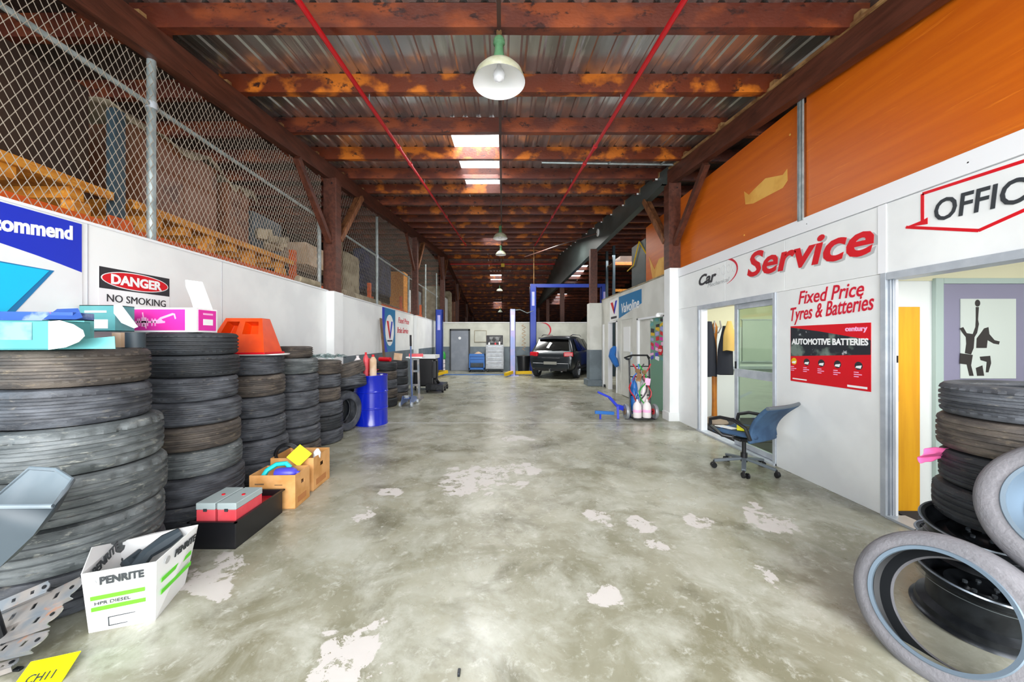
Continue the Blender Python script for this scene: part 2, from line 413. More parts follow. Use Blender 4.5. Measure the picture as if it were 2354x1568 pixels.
# right wall, near length: openings for the sliding door (Y 4.35-6.085) and the office door (Y .7-3.13)
wr = struct('wall_right')
T = .1; H = 2.82; DH = 2.07
def rwall(y0, y1, z0, z1, m='white', name='panel', x0=RW, x1=RW + T, bev=.003):
    return part(name, MB().box(x0, x1, y0 + .002, y1 - .002, z0, z1 - .002), M[m], wr, bevel=bev)
for (a, b, z0, z1) in ((3.13, 4.35, 0, DH), (6.085, 6.76, 0, DH)): rwall(a, b, z0, z1)
for (a, b) in ((-1, 1.2), (1.2, 3.13), (3.13, 4.22), (4.22, 5.35), (5.35, 6.76)): rwall(a, b, DH, 2.66)
rwall(-1, .7, 0, DH)
part('core', MB().box(RW + .012, RW + T - .01, -1, 6.76, DH, 2.81), M['joint'], wr)
part('capping', MB().box(RW - .012, RW + T, -1, 6.76, 2.664, 2.82), M['trimw'], wr, bevel=.004)
part('cover_strip', MB().box(RW - .006, RW, 3.10, 3.17, DH, 2.66), M['trimw'], wr, bevel=.002)
for (y, z) in ((1.9, 2.74), (2.55, 2.74), (3.9, 2.74), (5.1, 2.74)):
    part('screw', MB().cyl((RW - .012, y, z), .006, .003, 8, axis='x'), M['joint'], wr)
# column / pilasters
wr2 = struct('column_right', MB().box(3.095, 3.36, 6.76, 7.0, 0, 2.84), M['white'], bevel=.008)
part('base_block', MB().box(3.07, 3.37, 6.74, 7.02, 0, .16), M['white'], wr2, bevel=.006)
# far length of the right wall
w3 = struct('wall_right_far')
def rw3(y0, y1, z0, z1, m='white_far', name='panel'):
    return part(name, MB().box(RW, RW + T, y0, y1, z0, z1), M[m], w3, smooth=False)
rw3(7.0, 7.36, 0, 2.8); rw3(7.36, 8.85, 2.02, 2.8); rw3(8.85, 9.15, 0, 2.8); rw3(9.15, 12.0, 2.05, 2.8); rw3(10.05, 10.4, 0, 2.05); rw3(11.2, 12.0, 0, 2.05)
part('capping', MB().box(RW - .01, RW + T, 7.12, 12.0, 2.8, 2.83), M['beige'], w3)
c3 = struct('column_far', MB().box(2.87, 3.3, 12.0, 12.4, 0, 2.72), M['white_far'], bevel=.008)
part('dado', MB().box(2.862, 3.31, 11.992, 12.41, 0, 1.18), M['dado'], c3)
part('base_block', MB().box(2.78, 3.36, 11.9, 12.5, 0, .2), M['dado'], c3, bevel=.01)
# outer walls of the two aisles and end of the building
struct('wall_outer_left', MB().box(-8.1, -8, -1, 44, 0, 7), M['corr'], smooth=False)
struct('wall_outer_right', MB().box(9, 9.1, -1, 44, 0, 7), M['corr'], smooth=False)
struct('wall_end', MB().box(-8, 9, 44, 44.1, 0, 7), M['corr'], smooth=False)
# ---------------------------------------------------------------- roof
ceil = struct('ceiling')
def sheet_mesh(y0, y1, m, x0=-.38, x1=.38, ribs=4, depth=.013):
    P = []; wdt = (x1 - x0) / ribs
    for i in range(ribs):
        a = x0 + i * wdt
        P += [(a, 0), (a + wdt * .30, 0), (a + wdt * .42, depth), (a + wdt * .58, depth), (a + wdt * .70, 0)]
    P.append((x1, 0))
    mb = MB(); n = len(P); th = .004
    for y in (y0, y1):
        z = ZR(y)
        for (x, d) in P: mb.v.append((x, y, z + d))
        for (x, d) in P: mb.v.append((x, y, z + d + th))
    for i in range(n - 1):
        mb.f.append([i, i + 1, 2 * n + i + 1, 2 * n + i]); mb.f.append([n + i, 3 * n + i, 3 * n + i + 1, n + i + 1])
    mb.f.append([0, 2 * n, 3 * n, n]); mb.f.append([n - 1, 2 * n - 1, 4 * n - 1, 3 * n - 1])
    mb.m = [0] * len(mb.f)
    return mb.mesh('roof_sheet', m, smooth=False)
near = sheet_mesh(-1.2, 20.05, M['roof']); far = sheet_mesh(19.95, 44.2, M['roof'])
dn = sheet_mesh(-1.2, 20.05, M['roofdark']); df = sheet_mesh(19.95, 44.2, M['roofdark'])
gx = -.44
SKY = [(5.34, 8.40), (14.52, 16.56), (23.70, 25.74), (31.86, 34.92)]
ycuts = [-1.2, 5.34, 8.40, 14.52, 16.56, 20.02, 23.70, 25.74, 31.86, 34.92, 44.2]
for k in range(-10, 13):
    x = gx + .76 * k
    if k == 0:
        for a, b in zip(ycuts[:-1], ycuts[1:]):
            s = any(abs(a - p) < .01 for p, q in SKY)
            link('skylight_sheet' if s else 'roof_sheet', sheet_mesh(a, b + .03, M['skylight'] if s else M['roof']), ceil, (x, 0, 0))
        continue
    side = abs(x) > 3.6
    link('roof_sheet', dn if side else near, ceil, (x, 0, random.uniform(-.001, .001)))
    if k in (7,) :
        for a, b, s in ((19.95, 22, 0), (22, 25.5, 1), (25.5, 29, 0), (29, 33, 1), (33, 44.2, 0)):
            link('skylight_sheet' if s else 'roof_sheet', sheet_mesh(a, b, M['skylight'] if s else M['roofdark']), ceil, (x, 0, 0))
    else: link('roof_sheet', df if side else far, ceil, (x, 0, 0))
# purlins
def purlin_mesh(x0, x1, m, seed):
    r = random.Random(seed); mb = MB(); n = 14
    # hewn timber with a slightly uneven arris
    for i in range(n + 1):
        x = x0 + (x1 - x0) * i / n; d = r.uniform(-.004, .004)
        for (y, z) in ((-.05 + d, 0 + d), (.05, 0 + d), (.05, .2), (-.05 + d * .5, .2)): mb.v.append((x, y, z))
    for i in range(n):
        for j in range(4):
            a = i * 4 + j; b = i * 4 + (j + 1) % 4; mb.f.append([a, b, b + 4, a + 4])
    mb.f.append([3, 2, 1, 0]); mb.f.append([n * 4 + j for j in range(4)]); mb.m = [0] * len(mb.f)
    return mb.mesh('purlin', m, smooth=False)
PM = [purlin_mesh(-3.3, 3.25, M['purlin2'], 1), purlin_mesh(-3.3, 3.25, M['purlin'], 2), purlin_mesh(-3.3, 3.25, M['purlin2'], 3), purlin_mesh(-3.3, 3.25, M['purlin'], 4)]
PL = purlin_mesh(-8, -3.12, M['purlin2'], 5); PRr = purlin_mesh(3.1, 9, M['purlin2'], 6)
k = -3
while 3.30 + 1.02 * k < 43:
    Y = 3.30 + 1.02 * k
    z = ZR(Y) - .203; a = math.atan(.113) * (1 if Y < 20 else -1)
    link('purlin', PM[k % 4], ceil, (0, Y, z), (a, 0, 0))
    link('purlin', PL, ceil, (0, Y + .115, z + .012 * (1 if Y < 20 else -1)), (a, 0, 0)); link('purlin', PRr, ceil, (0, Y + .115, z + .012 * (1 if Y < 20 else -1)), (a, 0, 0))
    if Y < 20:
        for sx in (-3.2, 3.16):
            part('packing_block', MB().cbox((sx, Y - .09, z + .04), (.09, .07, .1), rx=a), M['block'], ceil)
    k += 1
# girders along both sides, bottom 0.47 under the sheets
def girder(x, y0, y1, xr):
    mb = MB(); n = 24
    pts = [y0 + (y1 - y0) * i / n for i in range(n + 1)]
    if y0 < 20 < y1: pts = sorted(pts + [20.0])
    for y in pts:
        zb = ZR(y) - .473; zt = ZR(y) - .2
        for (xx, z) in ((x - .055, zb), (x + .055, zb), (x + .055, zt), (x - .055, zt)): mb.v.append((xx, y, z))
    for i in range(len(pts) - 1):
        for j in range(4):
            a = i * 4 + j; b = i * 4 + (j + 1) % 4; mb.f.append([a, a + 4, b + 4, b])
    e = (len(pts) - 1) * 4
    mb.f.append([0, 1, 2, 3]); mb.f.append([e + 3, e + 2, e + 1, e]); mb.m = [0] * len(mb.f)
    part('girder', mb, M['girder'], ceil, smooth=False)
girder(-3.13, -1, 43, 0); girder(3.17, -1, 6.9, 0); 
part('girder_lit_edge', MB().bar((3.10, -1, ZR(-1) - .19), (3.10, 6.8, ZR(6.8) - .19), .025, .03), M['block'], ceil)  # pale strip painting the lit top edge of the right girder
# steel rafter beam on the right beyond the first post
mb = MB(); pts = [6.85, 7.1] + [7.5 + i * 1.25 for i in range(22)] + [20]; pts.sort()
for y in pts:
    zb = 4.53; zt = max(ZR(y) - .12, zb + .02)
    if y < 6.9: zb += .10
    for (xx, z) in ((3.12, zb), (3.24, zb), (3.24, zt), (3.12, zt)): mb.v.append((xx, y, z))
for i in range(len(pts) - 1):
    for j in range(4):
        a = i * 4 + j; b = i * 4 + (j + 1) % 4; mb.f.append([a, a + 4, b + 4, b])
e = (len(pts) - 1) * 4; mb.f.append([0, 1, 2, 3]); mb.f.append([e + 3, e + 2, e + 1, e]); mb.m = [0] * len(mb.f)
part('steel_beam', mb, M['steel'], ceil, smooth=False)
mb = MB(); 
for y0, y1 in zip(pts[:-1], pts[1:]): mb.bar((3.18, max(y0, 7.1), 4.53), (3.18, max(y1, 7.15), 4.53), .15, .012)
part('beam_flange', mb, M['steel'], ceil)
kk = 4
while 3.30 + 1.02 * kk < 20:
    Y = 3.30 + 1.02 * kk; part('purlin_cleat', MB().box(3.07, 3.115, Y - .045, Y - .035, ZR(Y) - .24, ZR(Y) - .05), M['whitec'], ceil); kk += 1
# timber posts with braces
def post(x, Y, z0, sx, name='timber_post', zt=None, braces=True):
    zt = zt or ZR(Y) - .47
    p = struct(name, MB().box(x - .115, x + .115, Y - .11, Y + .11, z0, zt), M['girder'], bevel=.008)
    for s, m in ((-1, 'girder'), (1, 'brace')) if braces else ():
        yb = Y + s * .11; yt = Y + s * 1.15; zz = ZR(yt) - .5
        part('brace', MB().bar((x, yb, zt - 1.15), (x, yt, zz), .09, .1), M[m], p, bevel=.005)
        if m == 'brace': part('brace', MB().bar((x + (.1 if x < 0 else -.1), yb, zt - 1.05), (x + (.1 if x < 0 else -.1), yt, zz + .03), .05, .1), M[m], p, bevel=.005)
    for zz in (zt - 1.1, zt - .1):
        part('bolt', MB().cyl((x + .04, Y - .12, zz), .012, .02, 8, axis='y'), M['blackm'], p)
    return p
post(-3.08, 6.62, 2.37, 1); post(3.20, 6.88, 2.84, -1)
for Y in (12.9, 18.9, 25.0, 31.5, 38): post(-3.1, Y, 2.39 if Y < 18 else 0, 1)
post(3.03, 12.2, 2.72, -1, zt=4.52, braces=False)
for Y in (20.5, 27, 34): post(3.35, Y, 0, -1, zt=4.52, braces=False)
# fire-service pipes, conduit
for (xx, y1) in ((-1.573, 15.8), (1.40, 15.8)):
    t = thing('red_pipe', 'long red sprinkler pipe hung under the roof, %s of the pendant lamps' % ('left' if xx < 0 else 'right'), 'pipe')
    part('pipe_run', MB().tube([(xx, -1, 3.8 - .113), (xx, y1, 3.8 + .113 * y1)], .024, 10), M['red'], t)
    for y in (5.5, 6.2, 10.2, 13.9, 14.6):
        part('coupling', MB().tube([(xx, y, 3.8 + .113 * y), (xx, y + .1, 3.8 + .113 * (y + .1))], .034, 10), M['red'], t)
        part('sprinkler_head', MB().cyl((xx, y + .05, 3.8 + .113 * y + .03), .012, .09, 8), M['brass'], t)
    for y in (1.26, 4.32, 7.38, 10.44, 13.5):
        part('hanger', MB().tube([(xx, y, 3.8 + .113 * y), (xx, y, ZR(y) - .19)], .005, 5), M['galv'], t)
t = thing('cross_pipe', 'red pipe running straight across the hall beyond the ridge lamps', 'pipe')
part('pipe_run', MB().tube([(-3.07, 21.5, ZR(21.5) - .24), (3.07, 21.5, ZR(21.5) - .24)], .03, 8), M['red'], t)
t = thing('lamp_conduit', 'thin dark conduit carrying the lamps along the middle of the roof', 'conduit')
part('conduit_run', MB().bar((-.03, -1, ZR(-1) - .22), (-.03, 20, ZR(20) - .22), .035, .035).bar((-.03, 20, ZR(20) - .22), (-.03, 42, ZR(42) - .22), .035, .035), M['conduit'], t)
t = thing('cross_rail', 'pale metal rail fixed across under the purlins to the right post', 'rail')
part('rail_bar', MB().tube([(.7, 6.5, 4.66), (3.12, 6.62, 4.68)], .02, 8), M['galv'], t)
for x in (1.9, 2.85): part('rail_drop', MB().tube([(x, 6.56, 4.66), (x, 6.45, ZR(6.45) - .2)], .012, 6), M['galv'], t)
t = thing('loose_pipe', 'pale pipe slung diagonally below the roof near the ridge', 'pipe')
part('pipe_run', MB().tube([(.95, 15.5, 5.03), (2.2, 13.2, 4.98), (3.07, 11.9, 4.97)], .022, 8), M['conduit'], t)
t = thing('drop_pipe', 'thin brown pipe dropping from the roof to the tall blue lift post', 'pipe')
part('pipe_run', MB().tube([(1.47, 17.1, 4.0), (1.47, 17.1, ZR(17.1) - .2)], .02, 8), M['block'], t)
# pendant lamps
def lamp(x, Y, label, conk=True):
    zt = ZR(Y) - .23; t = thing('pendant_lamp', label, 'lamp', (x, Y, zt), 0, 'enamel pendant lamps down the middle of the hall')
    D = .2275
    part('hook', MB().tube([(.02 * math.cos(a), 0, -.03 + .03 * math.sin(a)) for a in [i * PI / 6 for i in range(-2, 9)]], .006, 6).cyl((0, 0, -.08), .022, .05, 10), M['brass'], t)
    part('collar', MB().lathe([(.001, -.08), (.04, -.08), (.052, -.10), (.052, -.13), (.036, -.145)], 20), M['blackm'] if not conk else M['lampg'], t, label='dark green collar')
    part('stem', MB().lathe([(.036, -.14), (.042, -.2), (.055, -.27), (.075, -.315)], 20), M['lampg'], t, label='green enamel stem')
    part('shade', MB().lathe([(.07, -.30), (.11, -.312), (.16, -.35), (.205, -.40), (D, -.46), (D + .004, -.475)], 40), M['lampc'], t, label='cream enamel dome shade')
    part('shade_inside', MB().lathe([(D + .003, -.476), (D - .004, -.462), (.2, -.405), (.155, -.357), (.10, -.322), (.001, -.315)], 40), M['lampw'], t, label='white enamelled inside')
    part('bulb', MB().lathe([(.018, -.315), (.02, -.34), (.045, -.375), (.055, -.41), (.045, -.445), (.02, -.462), (.001, -.466)], 20), M['glassbulb'], t, label='clear glass bulb')
    return t
lamp(-.03, 3.24, 'large cream enamel pendant lamp hanging nearest, green stem')
lamp(-.07, 11.6, 'enamel pendant lamp hanging second from the front, before the far skylight')
lamp(-.07, 15.9, 'small white pendant lamp hanging just below the second skylight')
lamp(-.20, 26.0, 'tiny pendant lamp hanging high above the back wall')
lamp(-.20, 34.0, 'tiniest pendant lamp, lowest in view above the back wall')
light('bay_fill', 'AREA', (-.2, 25, ZR(25) - .6), (0, 0, 0), 60, (1, .95, .9), shape='SQUARE', size=1.0)  # fill added to lift the far bay, no fitting hangs here
light('workshop_fill', 'AREA', (.4, 14.0, 5.3), (math.radians(12), 0, 0), 230, (1, .98, .93), shape='RECTANGLE', size=4, size_y=.4)  # added fill for the dim back walls, not a lamp of the hall
light('skylight_glow', 'AREA', (-.44, 6.9, ZR(6.9) - .03), (-.113, 0, 0), 60, (.95, .98, 1), shape='RECTANGLE', size=.7, size_y=3)
light('aisle_fill', 'AREA', (-4.9, 5, 4.25), (0, 0, 0), 7, (1, .9, .78), shape='RECTANGLE', size=.5, size_y=9)  # soft fill along the left aisle, without any lamp fitting
light('right_bay_fill', 'AREA', (5.5, 15, 5.0), (0, 0, 0), 110, (1, .97, .93), shape='SQUARE', size=2)  # extra fill added to brighten the right-hand bay, its source is invented
# plywood screen above the right wall
pl = thing('plywood_screen', 'tall orange plywood screen standing on the right wall above the office signs', 'partition')
part('plywood_panel', MB().box(3.30, 3.33, 4.03, 6.8, 2.82, 4.13), M['ply'], pl)
part('plywood_panel', MB().box(3.27, 3.30, -1, 3.93, 2.82, 4.16), M['ply'], pl)
part('plywood_panel', MB().box(3.295, 3.325, 3.93, 4.16, 2.82, 4.08), M['ply'], pl)
part('plywood_panel', MB().box(3.32, 3.35, 7.05, 8.45, 2.83, 4.1), M['ply'], pl)
mb = MB().box(3.235, 3.262, 3.95, 4.0, 2.80, 4.36); part('steel_channel', mb.box(3.235, 3.25, 3.94, 3.955, 2.8, 4.36).box(3.235, 3.25, 3.995, 4.01, 2.8, 4.36), M['galv'], pl)
Mt = frame((3.299, 0, 0), (0, -1, 0), (0, 0, 1))
def RQ(px, py, X): Y = F * X / (px - 1155); return (-Y, 1.5 + (782 - py) * Y / F)
for poly in ([(1711, 440), (1714, 470), (1732, 468), (1762, 452), (1800, 432), (1811, 415), (1810, 388), (1800, 402), (1760, 410), (1733, 436), (1722, 448)],):
    part('torn_veneer_patch', MB().prism([RQ(a, b, 3.30) for a, b in poly], Mt, .002), M['ply2'], pl, label='torn patch of pale bare plywood')
part('torn_veneer_patch', MB().prism([RQ(a, b, 3.318) for a, b in [(1492, 590), (1500, 640), (1520, 636), (1532, 628), (1532, 588), (1515, 595), (1505, 620)]], frame((3.318, 0, 0), (0, -1, 0), (0, 0, 1)), .002), M['ply2'], pl, label='torn patch of pale bare plywood')
part('screw', MB().cyl((3.292, 4.98, 2.93), .012, .006, 8, axis='x'), M['ply2'], pl)
part('screw', MB().cyl((3.286, 4.18, 3.85), .012, .006, 8, axis='x'), M['ply2'], pl)
# ---------------------------------------------------------------- lettering on the right wall
def s_(n, s, *a, **k): return ontoR(n, s, *a, **k)
so = s_('shadow_lettering', 'Service', 4.83, 2.325, .43, M['letgrey'], wr, bold=.010, shear=.22, wid=1.66, rise=-.045); so['label'] = 'pale grey shadow of the large Service lettering'
for v in so.data.vertices: v.co.x += .0025
s2 = s_('lettering', 'Service', 4.86, 2.345, .43, M['signred'], wr, bold=.010, shear=.22, wid=1.66, rise=-.045); s2['label'] = 'large red painted word Service'
def hand(s, Yl, z, size, wid, rise):
    o = s_('lettering', s, Yl, z, size, M['lettred'], wr, bold=.002, shear=.25, wid=wid, rise=rise); o['label'] = 'slim red handwritten style words'
hand('Fixed Price', 4.02, 1.895, .20, .73, .01)
hand('Tyres & Batteries', 4.13, 1.715, .21, .93, .06)
o = s_('lettering', 'OFFICE', 2.755, 2.395, .225, M['letdk'], wr, bold=.003, shear=.12, wid=.58, rise=-.06); o['label'] = 'dark grey word OFFICE'
def strip(pts, wdt, m, name, label, X=RW - .0015, th=.0025):
    mb = MB()
    for a, b in zip(pts[:-1], pts[1:]): mb.bar((X, a[0], a[1]), (X, b[0], b[1]), th, wdt, up=(0, 0, 1) if abs(a[0] - b[0]) > .02 else (0, 1, 0))
    return part(name, mb, m, wr, label=label, smooth=False)
strip([(1.6, 2.60), (2.835, 2.635), (2.835, 2.415)], .022, M['signred'], 'sign_outline', 'red outline of the arrow shaped office sign')
strip([(2.95, 2.412), (2.5, 2.25), (2.2, 2.335), (1.6, 2.33)], .022, M['signred'], 'sign_outline', 'red outline of the arrow shaped office sign')
part('sign_tip', MB().prism([(-2.96, 2.412), (-2.80, 2.39), (-2.80, 2.44), (-2.83, 2.43)], frame((RW - .001, 0, 0), (0, -1, 0), (0, 0, 1)), .002), M['signred'], wr, label='red point of the arrow')
# round car logo
o = s_('lettering', 'Car', 6.06, 2.40, .23, M['signblack'], wr, bold=.007, shear=.3, wid=.5, rise=0.02); o['label'] = 'black italic word Car'
mb = MB()
for k in range(4):
    yc0 = 5.50 - .12 * k; rz_ = .055 + .012 * (k % 2)
    for i in range(14):
        a0, a1 = 2 * PI * i / 14, 2 * PI * (i + 1) / 14
        mb.bar((RW - .001, yc0 - .045 * math.cos(a0), 2.53 + rz_ * math.sin(a0)), (RW - .001, yc0 - .045 * math.cos(a1), 2.53 + rz_ * math.sin(a1)), .002, .007)
part('faint_outlines', mb, M['lettfaint'], wr, label='faint worn outline letters', smooth=False)
o = s_('lettering', 'Mechanical', 5.80, 2.335, .085, M['letgrey'], wr, shear=.3, wid=.56, rise=.03); o['label'] = 'small grey word under the logo'
mb = MB(); n = 26; P = []
for i in range(n + 1):
    t_ = math.radians(125 - 190 * i / n); P.append((5.47 - .40 * math.cos(t_), 2.50 + .20 * math.sin(t_) , .003 + .028 * math.sin(PI * i / n)))
for i in range(n):
    a, b = P[i], P[i + 1]
    mb.bar((RW - .0015, a[0], a[1]), (RW - .0015, b[0], b[1]), .0025, (a[2] + b[2]) / 2)
part('logo_arc', mb, M['lettred'], wr, label='red swoosh around the logo', smooth=False)
# ---------------------------------------------------------------- door 1: aluminium sliding glass door
d1 = struct('door_1')
xa, xb = RW - .015, RW + .11
mb = MB().box(xa, xb, 6.04, 6.085, 0, DH).box(xa, xb, 4.35, 4.395, 0, DH).box(xa, xb, 4.396, 6.039, DH - .07, DH)
part('door_frame', mb, M['alu'], d1, bevel=.003); part('door_sill', MB().box(xa - .02, xb, 4.35, 6.085, 0, .025), M['alu'], d1)
part('jamb_lining', MB().box(RW + .0, RW + .10, 5.99, 6.04, .025, DH - .07), M['trimw'], d1)
leaf = MB().box(3.30, 3.335, 5.13, 5.20, .03, DH - .07).box(3.30, 3.335, 4.40, 4.45, .03, DH - .07).box(3.30, 3.335, 4.45, 5.13, .03, .1).box(3.30, 3.335, 4.45, 5.13, DH - .14, DH - .07).box(3.30, 3.335, 4.45, 5.13, .99, 1.10)
sl = part('sliding_leaf', leaf, M['alu'], d1, bevel=.003)
for (z0, z1) in ((.1, .99), (1.10, DH - .14)): part('glass_pane', MB().box(3.315, 3.321, 4.45, 5.13, z0, z1), M['glass'], sl)
part('latch', MB().box(3.285, 3.30, 5.15, 5.17, 1.1, 1.2), M['blackm'], sl)
# ---------------------------------------------------------------- door 2: office doorway, multi track aluminium frame
d2 = struct('door_2')
mb = MB().box(RW - .02, RW + .0, 3.09, 3.135, 0, DH).box(RW + .001, RW + .08, 3.105, 3.13, 0, DH).box(RW + .012, RW + .022, 3.08, 3.105, 0, DH).box(RW + .034, RW + .044, 3.08, 3.105, 0, DH)
part('door_frame', mb, M['alu'], d2, bevel=.002)
part('door_head', MB().box(RW - .02, RW + .14, .7, 3.089, DH - .06, DH), M['alu'], d2, bevel=.003)
part('jamb_lining', MB().box(RW + .052, RW + .072, 3.075, 3.105, 0, DH - .06), M['trimw'], d2)
part('door_sill', MB().box(RW - .03, RW + .14, .7, 3.085, 0, .02), M['alu'], d2)
part('keeper', MB().box(RW + .056, RW + .064, 3.068, 3.075, 1.31, 1.37), M['blackm'], d2)
part('keeper', MB().box(RW + .072, RW + .079, 3.08, 3.10, .98, 1.12), M['blackm'], d2)
# office rooms behind the wall
wo = struct('wall_office', MB().box(3.37, 6.2, 3.27, 3.37, 0, 2.75), M['roomw'], smooth=False)
part('upper_wall', MB().box(3.37, 6.2, 3.262, 3.27, 2.03, 2.75), M['cream'], wo)
struct('wall_office_side', MB().box(6.2, 6.3, -1, 7.1, 0, 2.75), M['roomw'], smooth=False)
struct('wall_office_back', MB().box(3.37, 6.2, 7.0, 7.1, 0, 2.75), M['roomw'], smooth=False)
part('upper_wall', MB().box(3.37, 6.2, 6.99, 7.0, 1.75, 2.75), M['cream'], bpy.data.objects['wall_office_back'])
struct('wall_office_front', MB().box(3.37, 6.2, -1.1, -1, 0, 2.75), M['roomw'], smooth=False)
struct('ceiling_office', MB().box(3.362, 6.3, -1.1, 7.1, 2.75, 2.81), M['cream'], smooth=False)
struct('floor_office', MB().box(3.41, 6.2, -1, 7.0, 0, .012), M['carpet'], smooth=False)
light('office_fill', 'AREA', (4.7, 1.4, 2.7), (0, 0, 0), 38, (1, 1, .97), shape='SQUARE', size=1)  # fill added for the office room, no ceiling fitting modelled
light('reception_fill', 'AREA', (4.7, 5.3, 2.7), (0, 0, 0), 48, (1, 1, .93), shape='SQUARE', size=1)  # fill added to brighten the room behind the sliding glass
d3 = struct('door_3')
xl = 3.84
part('door_frame', MB().box(xl, xl + .07, 3.235, 3.27, 0, 2.05).box(xl + .071, 5.2, 3.235, 3.27, 2.0, 2.05), M['greenfr'], d3, bevel=.004)
part('door_leaf', MB().box(xl + .07, 5.2, 3.245, 3.265, .01, 2.0), M['lilac'], d3)
pp = thing('silhouette_poster', 'pale poster with dark jumping figures and a ball, on the lilac office door', 'poster')
a = at(2208, 865, 3.24); b = at(2335, 687, 3.24)
part('poster_sheet', MB().box(a.x, b.x, 3.238, 3.244, a.z - .02, b.z), M['poster'], pp)
def sil(pts, h=.0015):
    Mx = frame((0, 3.238, 0), (1, 0, 0), (0, 0, 1))
    return [(XY(x, 3.238), ZY(y, 3.238)) for x, y in pts], Mx
def silp(pts, nm='figure'):
    q, Mx = sil(pts); return part(nm, MB().prism(q, Mx, .0015), M['sil'], pp)
def disc(cx, cy, rx, ry): return [(cx + rx * math.cos(t * PI / 8), cy + ry * math.sin(t * PI / 8)) for t in range(16)]
silp(disc(2247, 697, 6, 8), 'ball')
silp([(2243, 706), (2250, 706), (2248, 735), (2250, 745), (2246, 765), (2240, 775), (2238, 800), (2232, 815), (2218, 812), (2221, 790), (2220, 775), (2212, 765), (2206, 755), (2214, 752), (2222, 766), (2236, 768), (2242, 752), (2243, 735)])
silp([(2262, 755), (2272, 752), (2274, 768), (2286, 782), (2298, 785), (2296, 792), (2284, 790), (2270, 782), (2268, 800), (2244, 800), (2245, 778), (2255, 765)])
silp([(2252, 820), (2276, 818), (2278, 835), (2272, 856), (2266, 856), (2268, 832), (2254, 828)])
silp([(2207, 812), (2236, 816), (2232, 840), (2238, 864), (2228, 864), (2222, 838), (2206, 836)])
silp([(2243, 846), (2258, 840), (2262, 864), (2246, 864)])
bd = thing('yellow_board', 'tall yellow painted wooden board standing inside the office doorway', 'board', (3.54, 3.2, 0))
part('board_panel', MB().box(-.11, .095, -.02, .02, .012, 1.79), M['yeldoor'], bd, bevel=.003)
part('hinge', MB().box(-.112, -.106, -.023, .0, .95, 1.07), M['blackm'], bd)
# whiteboard inside the reception, seen through the glass
wbd = thing('whiteboard', 'whiteboard with notes on the reception wall behind the sliding glass', 'board')
part('board_panel', MB().box(4.58, 5.15, 6.965, 6.988, 1.1, 1.88), mat('whiteboard_face', 'c3ccc6', .4), wbd)
part('board_frame', MB().box(4.56, 5.17, 6.96, 6.989, 1.88, 1.90).box(4.56, 5.17, 6.96, 6.989, 1.08, 1.1), M['alu'], wbd)
tag(part('wall_shelf', MB().box(4.1, 5.6, 6.93, 6.99, .95, 1.0), M['alu']), 'pale rail on the reception wall below the whiteboard', 'rail')
# ================================================================ TYRES
TC = {}
def tyre_mesh(R, W, rh, m, style=0, seg=80):
    key = (round(R, 3), round(W, 3), round(rh, 3), m.name, style)
    if key in TC: return TC[key]
    h = W / 2; g = .010 + .003 * (style == 1); gw = .030
    P = [(rh, -h * .74), (rh + .012, -h * .86), (rh + (R - rh) * .5, -h * .985), (R - .045, -h * .975), (R - .020, -h * .91), (R - .005, -h * .76)]
    for c in (-.50, -.17, .17, .50):
        P += [(R - .001 + .002 * (1 - abs(c)), h * c - gw * W * 1.6), (R - g, h * c - gw * W), (R - g, h * c + gw * W), (R - .001 + .002 * (1 - abs(c)), h * c + gw * W * 1.6)]
    P += [(R - .005, h * .76), (R - .020, h * .91), (R - .045, h * .975), (rh + (R - rh) * .5, h * .985), (rh + .012, h * .86), (rh, h * .74)]
    P += [(rh + .008, h * .60), (rh + (R - rh) * .45, h * .86), (R - .03, h * .8), (R - .02, 0), (R - .03, -h * .8), (rh + (R - rh) * .45, -h * .86), (rh + .008, -h * .60)]
    nt = 6 + 16; top0 = 4; top1 = nt + 2
    def f(i, j, r, z):
        if 4 <= j <= nt + 1 and r > R - .02:
            if style == 0:
                if (j <= 6 or j >= nt - 1) and i % 2 == 0: r -= .008
            elif style == 1:
                band = (j - 5) // 4
                if (i + band * 3) % 8 in (0, 1) and R - r < .004: r -= .004
                if (j <= 6 or j >= nt - 1) and i % 6 < 2: r -= .010
            elif style == 2:
                if (i + (j // 4) % 2) % 3 == 0 and R - r < .004: r -= .004
        return r, z
    mb = MB().lathe(P, seg if style != 1 else 144, closed=True, f=f)
    TC[key] = mb.mesh('tyre', m, ang=28)
    return TC[key]
def tyre(loc, R, W, rh, m, label, rot=(0, 0, 0), style=0, group=None, name='tyre'):
    o = link(name, tyre_mesh(R, W, rh, m, style), None, loc, rot)
    return tag(o, label, 'tyre', group)
ORD = ['bottom', 'second from bottom', 'third from bottom', 'fourth from bottom', 'fifth from bottom', 'sixth from bottom', 'seventh from bottom', 'eighth from bottom']
def stack(x, y, specs, where, group, z0=0, seed=1, jit=.008):
    r = random.Random(seed); z = z0
    for i, (R, W, m, st) in enumerate(specs):
        nm = 'topmost' if i == len(specs) - 1 else ORD[i]
        tone = {'tyre': 'grey', 'tyre_b': 'brown dusty', 'tyre_g': 'pale dusty', 'tyre_d': 'black'}[m]
        tyre((x + r.uniform(-jit, jit), y + r.uniform(-jit, jit), z + W / 2), R, W, R * .62, M[m], '%s %s tyre, %s' % (nm, tone, where),
             (r.uniform(-.006, .006), r.uniform(-.006, .006), r.uniform(0, 6)), st, group)
        z += W * .985
    return z
Z1 = stack(-2.63, 2.25, [(.412, .24, 'tyre', 1), (.418, .26, 'tyre_g', 1), (.415, .26, 'tyre_g', 1), (.405, .27, 'tyre_g', 1), (.345, .22, 'tyre', 0), (.34, .22, 'tyre_b', 0)],
      'nearest stack on the left, under teal boxes', 'tyres in the nearest left stack', seed=3)
